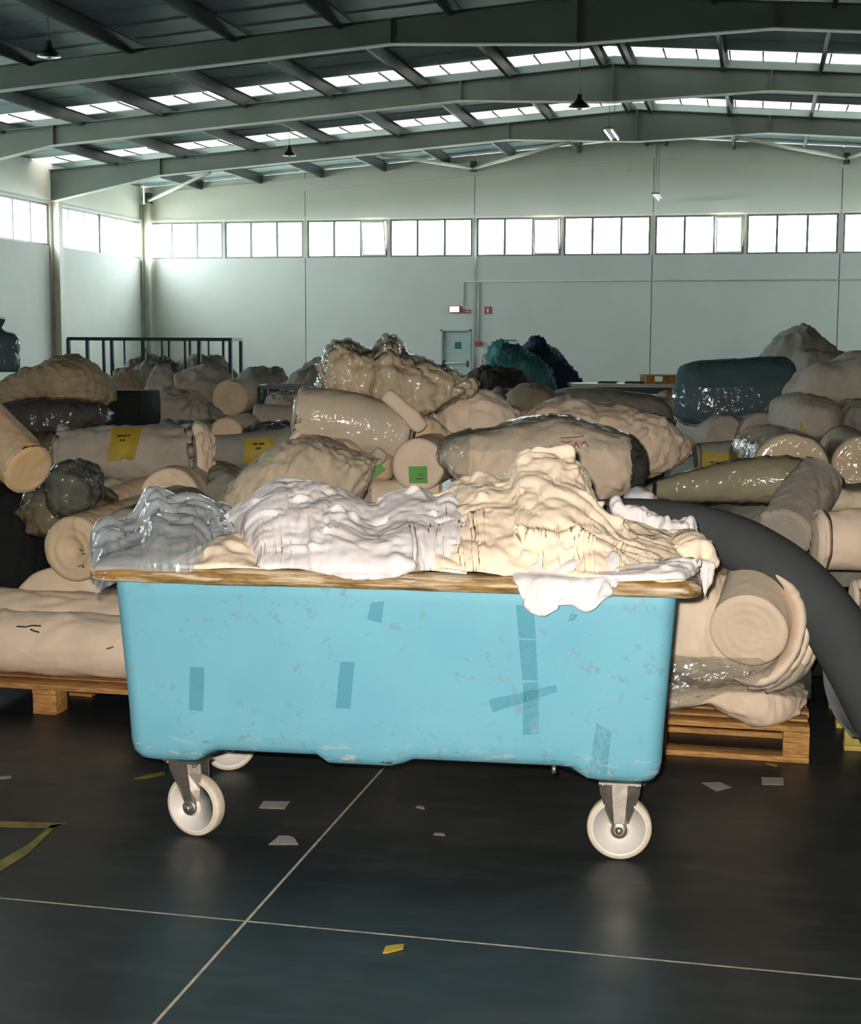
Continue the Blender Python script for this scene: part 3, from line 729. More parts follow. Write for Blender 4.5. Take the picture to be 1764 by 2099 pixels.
def bag(name, top, bot, dep, thick, mat, label, cat='bag', group='fabric bags in the stacks', seed=1, amp=.014, n=46, width=.03, length=.3,
        fine=.002, lump=.03, aim=None, spread=1.0, wrap=None, nu=110, nv=72, zmin=0.002, pleat=.02, freq=10.0, stretch=6.0, warp=.16, bk=.09):
    V, F = pillow_mesh(top, bot, dep, thick, nu, nv)
    V = crumple(V, F, seed, amp, n, width, length, fine, lump, aim, spread, None, pleat, freq, stretch, warp)
    if bk:
        s = np.linspace(0, 1, nu); kp = np.repeat(np.clip(np.minimum(s, 1-s)*9, 0, 1), nv)
        V[:nu*nv] = buckle(V[:nu*nv], nu, nv, wrap=True, eu=bk, ev=bk, levels=2, seed=seed, amp=.03, freq=8, iters=(60, 30), lo=-.03, hi=.05, keep=kp)
    if zmin is not None: V[:, 2] = np.maximum(V[:, 2], zmin)
    o = place(name, V, F, mat, label, cat, group)
    if wrap: shell(o, V, F, .007, wrap, seed=seed+3, amp=.008)
    return o, V, F
def roll_mesh(spine, radii, nth=48, ns=28, ends=14, seed=1, spiral=.004, edge=.02, squash=1.0, wob=.012, cup=(0.0, 0.0)):
    """fabric roll: a tube along a 3D spine with layered flat ends and soft edges"""
    P = smooth_curve(np.array(spine), ns); R = np.interp(np.linspace(0, 1, ns), np.linspace(0, 1, len(radii)), radii)
    T = np.gradient(P, axis=0); T /= np.linalg.norm(T, axis=1)[:, None]
    V = []; rows = []
    def frame_at(i):
        t = T[i]; s = np.cross(t, (0, 0, 1.0)); s = s/np.linalg.norm(s) if np.linalg.norm(s) > .05 else np.array([1., 0, 0])
        return s, np.cross(s, t), t
    def ring(c, i, r, push=0.0, spir=0.0):
        s, u, t = frame_at(i); out = []
        for k in range(nth):
            a = 2*math.pi*k/nth; rr = r
            out.append(c + s*math.cos(a)*rr + u*math.sin(a)*rr*squash + t*(push + spir*min(1, (r/.06)**2)*math.sin(a + r/.0125*2*math.pi)))
        rows.append(len(V)); V.extend(out)
    e = edge
    for q in range(1, ends+1):      # first end, centre outwards
        f = q/ends; r = (R[0]-e)*f; ring(P[0], 0, r, cup[0]*math.exp(-(r/(R[0]*.35))**2), spiral*(f < .98))
    ring(P[0]+T[0]*e*.3, 0, R[0]-e*.3)
    for i in range(ns):
        if i == 0: ring(P[0]+T[0]*e, 0, R[0])
        elif i == ns-1: ring(P[-1]-T[-1]*e, ns-1, R[-1])
        else: ring(P[i], i, R[i])
    ring(P[-1]-T[-1]*e*.3, ns-1, R[-1]-e*.3)
    for q in range(ends, 0, -1):
        f = q/ends; r = (R[-1]-e)*f; ring(P[-1], ns-1, r, -cup[1]*math.exp(-(r/(R[-1]*.35))**2), spiral*(f < .98))
    V = np.array(V); nr = len(rows); F = grid_faces(nr, nth, wrap_v=True)
    k = len(V); V = np.vstack([V, V[:nth].mean(0), V[(nr-1)*nth:].mean(0)])
    F += [(k, j, (j+1) % nth) for j in range(nth)] + [(k+1, (nr-1)*nth+(j+1) % nth, (nr-1)*nth+j) for j in range(nth)]
    keep = np.zeros(len(V)); keep[ends*nth:(nr-ends)*nth] = 1.0
    Nn = normals(V, F); V = V + Nn*(wob*fbm(V*3+seed*5.1, 2)*keep)[:, None]
    return V, F, keep
def roll(name, spine, radii, mat, label, cat='roll', group='fabric rolls in the stacks', seed=1, n=26, amp=.006, width=.02, length=.3, fine=.0015,
         aim=None, spread=1.0, wrap=None, squash=1.0, cup=(0, 0), wob=.012, nth=56, ns=40, spiral=.003, edge=.02, pleat=.006, freq=8.0, stretch=6.0, warp=.16):
    V, F, keep = roll_mesh(spine, radii, nth, ns, 14, seed, spiral, edge, squash, wob, cup)
    V = crumple(V, F, seed, amp, n, width, length, fine, .0, aim, spread, keep, pleat, freq, stretch, warp)
    o = place(name, V, F, mat, label, cat, group)
    if wrap: shell(o, V, F, .006, wrap, seed=seed+3, amp=.005)
    return o, V, F
def axis(deg, tilt=0.0):
    """unit vector: deg from the view's right-hand direction, 90 = away from the viewer; tilt raises it"""
    h = np.array([AF[0], AF[1], 0.0]); h /= np.linalg.norm(h); r = np.array([AR[0], AR[1], 0.0]); r /= np.linalg.norm(r)
    a, t = math.radians(deg), math.radians(tilt)
    return (r*math.cos(a) + h*math.sin(a))*math.cos(t) + np.array([0, 0, math.sin(t)])
def m_px(px, dep): return px*dep/F_PX
def end_roll(px, py, dep, rpx, length, deg, tilt, **kw):
    """a roll whose layered end faces the viewer, end centre at the pixel"""
    p = at(px, py, dep); d = axis(deg, tilt); r = m_px(rpx, dep)
    return [p, p + d*length*.5, p + d*length], [r, r, r]
def sticker(name, corners, dep_pts, mat, parent, th=.003):
    """thin paper sheet through four 3D corners, with a little thickness"""
    C = np.array(dep_pts) - np.array(parent.location); n = np.cross(C[1]-C[0], C[3]-C[0]); n /= np.linalg.norm(n)
    V = list(C) + list(C + n*th)
    return mesh(name, V, [(3, 2, 1, 0), (4, 5, 6, 7), (0, 1, 5, 4), (1, 2, 6, 5), (2, 3, 7, 6), (3, 0, 4, 7)], mat, parent, False)
def curved_label(px, dep, surf, parent, mat, name, off=.018, nu=8, nv=8, inset=None):
    """paper label that follows the front surface of the thing below it; px = four frame pixels (tl, tr, br, bl)"""
    V, F = surf; Vc = np.asarray(V); rel = Vc - CAM; z = rel @ AF
    sx = 882 + F_PX*(rel @ AR)/z; sy = 1049.5 - F_PX*(rel @ AU)/z
    out = []
    for i in range(nu):
        for j in range(nv):
            u, v = i/(nu-1), j/(nv-1)
            p = (1-u)*(1-v)*np.array(px[0]) + u*(1-v)*np.array(px[1]) + u*v*np.array(px[2]) + (1-u)*v*np.array(px[3])
            d2 = (sx-p[0])**2 + (sy-p[1])**2; idx = np.argsort(d2)[:24]
            zz = np.sort(z[idx])[:8].mean() if d2[idx[0]] < 900 else dep
            out.append((p, zz))
    zs = np.array([o[1] for o in out]).reshape(nu, nv)
    for _ in range(3): zs[1:-1, 1:-1] = (zs[1:-1, 1:-1]*2 + zs[:-2, 1:-1] + zs[2:, 1:-1] + zs[1:-1, :-2] + zs[1:-1, 2:])/6
    W2 = np.array([at(o[0][0], o[0][1], zz-off) for o, zz in zip(out, zs.ravel())]) - np.array(parent.location)
    back = W2 + np.array([AF[0], AF[1], 0])*.002
    F2 = [f[::-1] for f in grid_faces(nu, nv)]; k = nu*nv
    Fb = [tuple(i+k for i in f[::-1]) for f in F2]
    return mesh(name, np.vstack([W2, back]), F2+Fb, mat, parent)

# ================================================================== THE CYAN CART
cart = thing('laundry_cart', 'big cyan plastic tub cart with worn amber rim on white wheels', 'cart', CART_O, CART_A)
CX = -.044
def rrect(hx, hy, r, n=14, dense=40):
    """rounded rectangle, densely sampled, starting in the middle of the front side, counter-clockwise"""
    pts = []
    def seg(a, b, m): pts.extend([(a[0]+(b[0]-a[0])*k/m, a[1]+(b[1]-a[1])*k/m) for k in range(m)])
    def arc(cx, cy, a0): pts.extend([(cx+r*math.cos(a0+math.pi/2*k/n), cy+r*math.sin(a0+math.pi/2*k/n)) for k in range(n)])
    seg((-hx+r, -hy), (hx-r, -hy), dense); arc(hx-r, -hy+r, -math.pi/2); seg((hx, -hy+r), (hx, hy-r), 14); arc(hx-r, hy-r, 0)
    seg((hx-r, hy), (-hx+r, hy), dense); arc(-hx+r, hy-r, math.pi/2); seg((-hx, hy-r), (-hx, -hy+r), 14); arc(-hx+r, -hy+r, math.pi)
    return np.array(pts)
def sm(a, b, x): t = np.clip((x-a)/(b-a), 0, 1); return t*t*(3-2*t)
def zbot(x):
    x = x-CX
    return .290 - .040*sm(.575, .635, np.abs(x)) - .026*(sm(-.185, -.165, x+.03)*(1-sm(.06, .08, x+.03)))
rings = []
def add_ring(hx, hy, r, z=None, up=None):
    p = rrect(hx, hy, r); x = p[:, 0]+CX
    zz = np.full(len(p), z) if z is not None else zbot(x)+up
    rings.append(np.c_[x, p[:, 1], zz])
for f in (.03, .3, .6, .85): add_ring(.80*f, .38*f, .06*f, up=0)
add_ring(.805, .385, .045, up=.0); add_ring(.833, .412, .05, up=.012); add_ring(.848, .427, .052, up=.035); add_ring(.855, .433, .055, up=.07)
for f in (.15, .3, .45, .6, .75, .9, 1.0): add_ring(.855+.033*f, .433+.022*f, .055-.008*f, z=.36+(.86-.36)*f)
add_ring(.880, .447, .045, z=.866); add_ring(.865, .432, .04, z=.86)
for f in (.8, .5, .2, 0): add_ring(.835+.02*f, .41+.022*f, .07, z=.40+.46*f)
for f in (.8, .4, .03): add_ring(.835*f, .41*f, .07*f, z=.385)
nv = len(rings[0]); V = np.vstack(rings); F = grid_faces(len(rings), nv, wrap_v=True)
body = mesh('tub_body', V, F, M['tub'], cart)
# rim: a rounded band all round the mouth
prof = [(-.012, .846), (.052, .846), (.070, .850), (.078, .860), (.080, .872), (.077, .886), (.068, .896), (.052, .900), (.0, .900), (-.018, .897), (-.028, .888), (-.030, .870), (-.026, .852)]
rr = []
for off, z in prof:
    p = rrect(.882+off, .412+off, max(.025+max(off, 0)*.35, .02)); rr.append(np.c_[p[:, 0]+CX, p[:, 1], np.full(len(p), z)])
V = np.vstack(rr); F = grid_faces(len(rr), nv, wrap_v=True, wrap_u=True)
V = V + normals(V, F)*(.003*fbm(V*9, 2))[:, None]
mesh('rim', V, F, M['rim'], cart)
# casters
def caster(x, y, swivel, name='caster'):
    cs = thing(name); cs.parent = cart; cs.location = (x, y, 0); cs.rotation_euler = (0, 0, math.radians(swivel))
    w = mesh('wheel', *lathe([(.012, -.030), (.03, -.030), (.034, -.024), (.080, -.0235), (.084, -.026), (.0885, -.027), (.0895, -.0245)], 56, 'y'), M['nylon'], cs)
    V, F = lathe([(.0895, -.0245), (.096, -.024), (.1005, -.018), (.1015, -.008), (.1015, .008), (.1005, .018), (.096, .024), (.0895, .0245)], 56, 'y', False)
    V2, F2 = lathe([(.0895, .0245), (.0885, .027), (.084, .026), (.080, .0235), (.034, .024), (.03, .030), (.012, .030)], 56, 'y')
    mesh('wheel_face', V2, F2, M['nylon'], cs); mesh('tread', V, F, M['tread'], cs)
    for c in cs.children: c.location = (0, 0, .1015)
    off = -.0 if swivel == 0 else .03
    for s in (-1, 1):
        # fork cheek: pressed steel, wide at the top and folded back at the sides, tapering to a rounded eye at the axle
        rows = [(.064, .024, .252, off), (.062, .023, .215, off*.8), (.045, .019, .160, off*.4), (.027, .015, .112, 0)]; Vp = []
        for w_, c_, z_, o_ in rows: Vp += [(-w_+o_, s*.024, z_), (-c_+o_, s*.042, z_), (c_+o_, s*.042, z_), (w_+o_, s*.024, z_)]
        mesh('fork_cheek', Vp, [(f if s < 0 else f[::-1]) for f in grid_faces(4, 4)], M['zinc'], cs, False).modifiers.new('thickness', 'SOLIDIFY').thickness = .004
        mesh('fork_eye', *lathe([(.012, s*.044), (.022, s*.044), (.026, s*.040), (.026, s*.034)], 24, 'y'), M['zinc'], cs).location = (0, 0, .1015)
        mesh('axle_bolt', *lathe([(.002, s*.056), (.008, s*.055), (.011, s*.050), (.012, s*.046), (.013, s*.040)], 18, 'y'), M['zinc'], cs).location = (0, 0, .1015)
    mesh('top_plate', *boxg((off, 0, .2515), (.13, .10, .006)), M['zinc'], cs, False)
    mesh('swivel_ring', *lathe([(.030, .226), (.034, .230), (.034, .249)], 28), M['zinc'], cs).location = (off, 0, 0)
    for i in (-1, 1):
        for j in (-1, 1): mesh('plate_bolt', *lathe([(.007, .240), (.007, .249)], 8), M['zinc'], cs).location = (off+i*.052, j*.040, 0)
    return cs
caster(.684, -.372, 0); caster(-.689, -.372, 163); caster(-.792, .362, 20); caster(.70, .362, 0)
# clear tape stuck to the front of the tub
def on_front(px, py):
    p = cart_plane(px, py, -.444)
    z = p[2]; ly = -.433 - .022*np.clip((z-.36)/.5, 0, 1) - .0025
    return cart_plane(px, py, ly)
def tape(quad, name='tape_strip', crease=0.0, seed=0, mat='tape'):
    q = [np.array(v, float) for v in quad]; nu, nv2 = 4, 14; V = []
    r = np.random.RandomState(seed)
    for i in range(nu):
        for j in range(nv2):
            u, v = i/(nu-1), j/(nv2-1); p = (1-u)*(1-v)*q[0]+u*(1-v)*q[1]+u*v*q[2]+(1-u)*v*q[3]
            w = on_front(*p); w[1] -= crease*abs(r.normal()); V.append(w)
    mesh(name, V, [f[::-1] for f in grid_faces(nu, nv2)], M[mat], cart)
tape([(389, 1367), (419, 1368), (416, 1458), (387, 1456)], seed=1)
tape([(697, 1356), (726, 1358), (718, 1453), (688, 1451)], seed=2)
tape([(760, 1235), (787, 1232), (782, 1277), (752, 1270)], seed=3)
tape([(1057, 1240), (1093, 1242), (1098, 1310), (1063, 1308)], seed=4)
tape([(1063, 1311), (1098, 1312), (1102, 1395), (1070, 1393)], crease=.0012, seed=5)
tape([(1000, 1434), (1010, 1460), (1142, 1418), (1140, 1404)], crease=.001, seed=6)
tape([(1072, 1400), (1103, 1398), (1104, 1505), (1071, 1506)], crease=.0014, seed=7)
tape([(1222, 1482), (1252, 1500), (1244, 1588), (1205, 1590)], crease=.0012, seed=8)
tape([(1170, 1258), (1185, 1260), (1176, 1272), (1163, 1273)], seed=9)
for x in (-.82, .52): mesh('drain_bolt', *lathe([(.008, -.012), (.008, .012)], 10), M['zinc'], cart).location = (x+CX, -.36, .272)

# ================================================================== WHAT LIES IN THE CART
def loft(samples, yr, back, nu=110, nv=70, zf=.905, bulge=.75):
    """heap over the cart: for each (top pixel, foot pixel) a cross-section foot -> ridge -> back, in cart space"""
    ss = smooth_curve([(a[0], a[1], b[0], b[1]) for a, b in samples], nu); V = []
    for i, (tx, ty, bx, by) in enumerate(ss):
        R0 = cart_plane(tx, ty, yr); f = cart_z(bx, by, zf)
        if f[1] < -.50: f = cart_plane(bx, by, -.50)
        hang = min(1, max(0, (zf-f[2])/.03)); t0 = .12*hang
        B = np.array([R0[0], back, zf-.03]); pts = []
        for j in range(nv):
            v = j/(nv-1)
            if v < .62:
                t = v/.62; s = math.sin(t*math.pi/2); y = f[1]+(R0[1]-f[1])*(1-(1-t)**1.15); x = f[0]+(R0[0]-f[0])*t
                z = f[2]+(R0[2]-f[2])*(s**bulge)
                if t0 > 0:      # cloth that laps over the rim edge
                    if t < t0: z = f[2]+(zf+.006-f[2])*(t/t0); y = f[1]-.008*hang
                    else: q = (t-t0)/(1-t0); z = zf+.006+(R0[2]-zf-.006)*math.sin(q*math.pi/2)**bulge; y = f[1]-.008*hang*(1-q)+(R0[1]-f[1])*(1-(1-q)**1.15)
            else:
                t = (v-.62)/.38; s = math.cos(t*math.pi/2); x = R0[0]; y = R0[1]+(B[1]-R0[1])*t; z = B[2]+(R0[2]-B[2])*s**.8
            pts.append((x, y, z))
        V.extend(pts)
    return np.array(V), [f for f in grid_faces(nu, nv)]
def lay(name, V, F, mat, label, cat, group, thick=.004, grid=None, bk=None, **kw):
    V = crumple(V, F, **kw)
    if bk: V = buckle(V, grid[0], grid[1], **bk)
    Wd = CART_O + np.c_[ca*V[:, 0]-sa*V[:, 1], sa*V[:, 0]+ca*V[:, 1], V[:, 2]]
    o = place(name, Wd, F, mat, label, cat, group)
    if thick:
        s = o.modifiers.new('thickness', 'SOLIDIFY'); s.thickness = thick; s.offset = 0
    return o
# cream sheet heaped at the right end
cream = [((800, 1040), (860, 1168)), ((893, 1014), (925, 1172)), ((930, 984), (970, 1174)), ((985, 970), (1000, 1176)), ((1040, 974), (1040, 1178)), ((1064, 934), (1075, 1179)), ((1110, 924), (1120, 1181)),
         ((1150, 936), (1160, 1183)), ((1190, 965), (1200, 1185)), ((1218, 1012), (1240, 1186)), ((1252, 1058), (1280, 1187)), ((1300, 1068), (1320, 1188)), ((1360, 1085), (1370, 1188)), ((1400, 1110), (1405, 1188))]
V, F = loft(cream, .12, .40, 260, 150)
lay('cream_sheet', V, F, M['cream'], 'heap of crumpled cream cotton filling the right half of the cyan cart', 'cloth', 'cloths in the cart', grid=(260, 150), bk=dict(eu=.14, ev=.09, seed=3, amp=.03, freq=8, lo=-.03, hi=.05),
    seed=21, amp=.022, n=60, width=.016, length=.34, fine=0, lump=.03, aim=(1, .1, -.35), spread=.6, pleat=.024, freq=9, stretch=3.5, warp=.25)
white = [((462, 1062), (484, 1118)), ((485, 1044), (500, 1140)), ((520, 1020), (530, 1163)), ((560, 996), (575, 1165)), ((600, 992), (625, 1168)), ((650, 998), (670, 1175)), ((700, 1010), (718, 1184)), ((760, 1038), (770, 1187)), ((800, 1022), (815, 1181)),
         ((850, 1008), (860, 1171)), ((890, 1022), (895, 1169)), ((925, 1016), (925, 1171)), ((966, 1042), (952, 1173))]
V, F = loft(white, .02, .36, 220, 140)
V[:, 2] += .006; V[:, 1] -= .004
lay('white_sheet', V, F, M['white'], 'crumpled white cotton sheet spread across the middle of the cyan cart', 'cloth', 'cloths in the cart', grid=(220, 140), bk=dict(eu=.16, ev=.16, seed=8, amp=.035, freq=7, lo=-.025, hi=.05),
    seed=5, amp=.016, n=40, width=.016, length=.3, fine=0, lump=.04, aim=(1, -.4, .6), spread=.9, pleat=.010, freq=8, stretch=3, warp=.25)
# small cream bundle at the left front
bund = [((352, 1158), (356, 1164)), ((385, 1140), (385, 1166)), ((420, 1118), (420, 1167)), ((450, 1100), (445, 1166)), ((480, 1106), (480, 1165)), ((510, 1130), (512, 1165)), ((545, 1160), (545, 1166))]
V, F = loft(bund, -.24, .0, 60, 50)
lay('cream_bundle', V, F, M['cream'], 'small cream cloth bundle under the film at the cart left front', 'cloth', 'cloths in the cart', seed=9, amp=.012, n=26, width=.02, length=.16, fine=.002, lump=.016, aim=(1, .3, 0), spread=.5)
# white cloth hanging over the front rim
edge = [(1062, 1190), (1066, 1212), (1076, 1240), (1096, 1258), (1116, 1262), (1134, 1250), (1152, 1240), (1170, 1241), (1190, 1250), (1208, 1254), (1228, 1238), (1246, 1212), (1262, 1190)]
tops = [(1040, 1146), (1060, 1142), (1090, 1140), (1120, 1141), (1150, 1144), (1180, 1148), (1200, 1150), (1220, 1154), (1235, 1158), (1248, 1160), (1256, 1162), (1262, 1164), (1268, 1166)]
ee, tt = smooth_curve(edge, 70), smooth_curve(tops, 70); V = []; nv3 = 46
for k in range(70):
    lo = cart_plane(ee[k][0], ee[k][1], -.512); hi = cart_z(tt[k][0], tt[k][1], .955); hi[1] = min(max(hi[1], -.40), -.1)
    over = np.array([(lo[0]*.6+hi[0]*.4), -.508, .893]); rimtop = np.array([(lo[0]*.45+hi[0]*.55), -.462, .912])
    pts = smooth_curve([lo, over, rimtop, (rimtop*.45+hi*.55)+np.array([0, 0, .008]), hi, hi+np.array([.0, .05, -.03])], nv3)
    wave = .012*math.sin(k*.30)*np.linspace(1, 0, nv3)**1.2
    pts[:, 1] -= np.abs(wave) + .004*np.linspace(1, .2, nv3); V.extend(pts)
F = [f for f in grid_faces(70, nv3)]
lay('white_cloth', np.array(V), F, M['white'], 'white cloth corner hanging over the front rim of the cyan cart', 'cloth', 'cloths in the cart', grid=(70, 46), bk=dict(eu=.12, ev=.04, seed=4, amp=.02, freq=9, levels=2, lo=-.004, hi=.03), seed=31, amp=.012, n=30, width=.016, length=.2, fine=0, lump=.008, aim=(.3, 0, 1), spread=.4)
# its twisted tail that runs along the rim to the right
tail = [((1215, 1158), (1228, 1192)), ((1260, 1162), (1262, 1192)), ((1310, 1160), (1310, 1191)), ((1360, 1154), (1360, 1190)), ((1400, 1150), (1402, 1188)), ((1436, 1155), (1432, 1172))]
V, F = loft(tail, -.38, -.22, 60, 30, zf=.908)
lay('white_cloth', V, F, M['white'], 'twisted white cloth lying along the front rim at the cart right end', 'cloth', 'cloths in the cart', seed=33, amp=.008, n=30, width=.012, length=.2, fine=.002, lump=.008, aim=(1, 0, .1), spread=.25)
# pale ruffled strip standing behind, and the folded end that hangs over the right rim
def pside(name, top, bot, dep, thick, mat, label, **kw):
    return bag(name, top, bot, dep, thick, mat, label, 'cloth', 'cloths in the cart', **kw)
pside('ruffled_cloth', [(1262, 1048), (1268, 1030), (1300, 1040), (1335, 1052), (1365, 1062), (1400, 1070), (1428, 1068), (1434, 1085)], [(1262, 1052), (1285, 1075), (1330, 1098), (1380, 1118), (1420, 1120), (1434, 1095)], 4.95, .12,
      M['white'], 'pale ruffled strip of cloth at the back right of the cart', seed=41, amp=.012, n=60, width=.012, length=.09, fine=.005, lump=.012, aim=(0, .3, 1), spread=.4)
pside('folded_cloth', [(1372, 1140), (1385, 1118), (1410, 1104), (1440, 1102), (1462, 1118), (1474, 1142), (1478, 1156)], [(1372, 1146), (1390, 1160), (1425, 1158), (1440, 1148), (1460, 1166), (1474, 1162), (1478, 1158)], 4.72, .26,
      M['cream'], 'rolled cream cloth end lapping over the right rim of the cart', seed=43, amp=.012, n=34, width=.012, length=.25, fine=.002, lump=.012, aim=(1, .1, .7), spread=.25)
pside('hanging_strip', [(1436, 1165), (1440, 1152), (1450, 1150), (1460, 1156), (1463, 1170)], [(1436, 1180), (1440, 1215), (1446, 1228), (1455, 1205), (1463, 1180)], 4.70, .03,
      M['white'], 'narrow pale cloth strip hanging beside the cart right corner', seed=45, amp=.004, n=8, width=.01, length=.08, fine=.001, lump=.004, nu=30, nv=24)
# clear film bunched at the left end
film = [((188, 1140), (192, 1158)), ((200, 1085), (205, 1160)), ((222, 1070), (225, 1160)), ((255, 1074), (258, 1161)), ((285, 1058), (290, 1162)), ((310, 1010), (318, 1163)), ((345, 1026), (350, 1163)), ((390, 1020), (395, 1163)),
        ((425, 1030), (425, 1150)), ((452, 1052), (450, 1130)), ((480, 1092), (478, 1112))]
V, F = loft(film, -.04, .34, 110, 70, bulge=.65)
o = lay('clear_film', V, F, M['film'], 'bunched clear plastic film at the left end of the cyan cart', 'plastic film', None, thick=0, grid=(110, 70), bk=dict(eu=.3, ev=.3, seed=12, amp=.02, freq=8, levels=2, lo=-.05, hi=.08, k_bend=.9), seed=51, amp=.02, n=8, width=.03, length=.2, fine=.0, lump=.05)
tipb = cart_plane(318, 1060, -.04); V = []
for k in range(26):
    u = k/25
    for j in range(14):
        v = j/13; a = (v-.5)*2.6
        V.append(tipb + np.array([(.085*math.sin(a)*(1-u)**.8) + .008*u - .03*u*u, -.05*math.cos(a)*(1-u)**.7+.02, u*.13 - .01 + .012*math.sin(u*5)]))
V = crumple(np.array(V), grid_faces(26, 14), 53, .006, 20, .012, .08, .004, .01)
V = CART_O + np.c_[ca*V[:, 0]-sa*V[:, 1], sa*V[:, 0]+ca*V[:, 1], V[:, 2]]
mesh('film_peak', V-np.array(o.location), grid_faces(26, 14), M['film'], o)
V = []
for i in range(16):
    for j in range(14):
        u, v = i/15, j/13
        V.append(cart_plane(190+u*58, 1160+v*(60-38*u)+4, -.455+.02*math.sin(u*9+v*3)-.055*(1-abs(2*v-1))*(1 if v < .3 else .4)))
V = crumple(np.array(V), grid_faces(16, 14), 57, .006, 14, .012, .08, .004, .006)
V = CART_O + np.c_[ca*V[:, 0]-sa*V[:, 1], sa*V[:, 0]+ca*V[:, 1], V[:, 2]]
mesh('film_flap', V-np.array(o.location), [f[::-1] for f in grid_faces(16, 14)], M['film'], o)

# ================================================================== PALLETS
def pallet(label, c, L=1.2, D=.8, mat='wood', rz=0.0, H=.144, boards=7, group='wooden pallets', z0=0.0):
    """boards run along X, blocks under three stringers"""
    t = thing('pallet', label, 'pallet', (c[0], c[1], z0), rz, group)
    k = H/.144; bw = min(.12, D/boards*.78)
    r = np.random.RandomState(int(abs(c[0]*100)) + 3)
    for i in range(boards):
        y = -D/2+bw/2+(D-bw)*i/(boards-1); box('deck_board', (r.uniform(-.006, .006), y, .133*k), (L, bw, .022*k), M[mat], t, .003)
    for x in (-L/2+.05, 0, L/2-.05): box('stringer', (x, 0, .111*k), (.1, D, .021*k), M[mat], t, .003)
    for y in (-D/2+.05, 0, D/2-.05):
        box('bottom_board', (0, y, .011*k), (L, .1, .022*k), M[mat], t, .003)
        for x in (-L/2+.0505, 0, L/2-.0505): box('block', (x, y, .0615*k), (.1, .098, .077*k), M[mat], t, .003)
    return t
def pallet_open(label, c, L=1.3, D=.8):
    """pallet seen from the side with blocks only under the deck"""
    t = thing('pallet', label, 'pallet', (c[0], c[1], 0), 0, 'wooden pallets')
    for i in range(6): box('deck_board', (0, -D/2+.06+(D-.12)*i/5, .121), (L, .118, .024), M['wood'], t, .003)
    for x in (-L/2+.62, .2, L/2-.055):
        box('stringer', (x, 0, .0985), (.11, D, .02), M['wood'], t, .003)
        for y in (-D/2+.06, 0, D/2-.06): box('block', (x, y, .044), (.11, .11, .088), M['wood'], t, .003)
    return t
pallet_open('wooden pallet under the pale roll behind the cart left side', (-2.40, 6.10), 2.4)
pallet('wooden pallet under the cream pile behind the cart right side', (-.375, 6.10), 1.2, .8)
pallet('yellow painted pallet at the right edge beside the dark tube', (.95, 6.35), 1.2, .8, 'yellow_wood', .04)
pallet('wooden pallet under the tall stack behind the cart middle', (-2.35, 8.25), 1.3, 1.1)
pallet('wooden pallet under the wrapped bundles behind the cart right half', (-1.05, 8.15), 1.25, 1.1)

# ================================================================== STACK BEHIND THE LEFT SIDE OF THE CART
def pen(pts, dep, parent, mat='ink', r=.0022):
    P = [at(x, y, dep) - np.array(parent.location) for x, y in pts]
    mesh('pen_mark', *join([cyl(P[k], P[k+1], r, 6) for k in range(len(P)-1)]), M[mat], parent)
GR, GB = 'fabric rolls in the stacks', 'fabric bags in the stacks'
o, V, F = roll('fabric_roll', [(-3.75, 5.86, .275), (-2.95, 5.86, .28), (-2.3, 5.87, .265), (-1.75, 5.88, .26)], [.135, .142, .13, .125], M['ecru'], 'long pale roll lying on the pallet at the left edge', seed=61, n=50, amp=.012, width=.018, length=.5, aim=(1, 0, .25), spread=.35, ns=70, nth=64, pleat=.014, freq=9, stretch=7)
pen([(34, 1284), (52, 1285), (66, 1282), (84, 1283)], 6.37, o, 'ink', .0035); pen([(62, 1290), (72, 1294), (80, 1296)], 6.34, o, 'ink', .0035); pen([(218, 1330), (232, 1326)], 6.24, o, 'rust', .003)
roll('fabric_roll', [(-3.75, 6.18, .325), (-2.95, 6.16, .33), (-2.3, 6.15, .315), (-1.7, 6.16, .30)], [.13, .135, .12, .12], M['sand'], 'second pale roll with creased cover behind the pallet roll', seed=62, n=60, amp=.016, width=.016, length=.35, aim=(1, 0, .5), spread=.5, ns=70, nth=64, pleat=.022, freq=9, stretch=5)
s, r = end_roll(120, 1268, 7.02, 106, 1.0, 82, 0); roll('fabric_roll', s, r, M['sand'], 'large pale roll end below the round roll left of the cart', seed=63, n=16, cup=(.02, 0))
s, r = end_roll(148, 1127, 6.85, 69, 1.1, 72, 3)
o, V, F = roll('fabric_roll', s, r, M['tan'], 'round tan roll end with pen marks left of the cart film', seed=64, n=14, cup=(.03, 0))
pen([(163, 1124), (167, 1130), (172, 1127), (174, 1133), (169, 1137)], 6.842, o); pen([(170, 1134), (176, 1136), (178, 1141)], 6.842, o); pen([(160, 1162), (166, 1159), (171, 1164), (170, 1156)], 6.835, o)
bag('wrapped_bundle', [(20, 1050), (40, 1020), (90, 1008), (150, 1012), (200, 1030), (222, 1060)], [(20, 1070), (50, 1105), (110, 1112), (180, 1100), (222, 1080)], 7.05, .5, M['brown'], 'brown striped bundle in film above the round tan roll', 'bundle', GB, seed=65, amp=.014, n=50, width=.02, length=.4, aim=(1, .2, .1), spread=.3, wrap=M['wrapdark'])
bag('wrapped_bundle', [(80, 1000), (95, 965), (130, 955), (165, 975), (182, 1010)], [(80, 1025), (105, 1058), (140, 1066), (170, 1055), (182, 1030)], 6.95, .5, M['dusk'], 'dark bundle in shiny film beside the amber roll', 'bundle', GB, seed=66, amp=.02, n=40, width=.025, wrap=M['wrapdark'])
d = [at(-90, 812, 6.9), at(0, 905, 6.75), at(62, 965, 6.6)]
roll('fabric_roll', d, [.125, .125, .12], M['orange'], 'amber tinted roll slanting in from the left edge', seed=67, n=30, amp=.006, width=.012, length=.3, aim=d[2]-d[0], spread=.25)
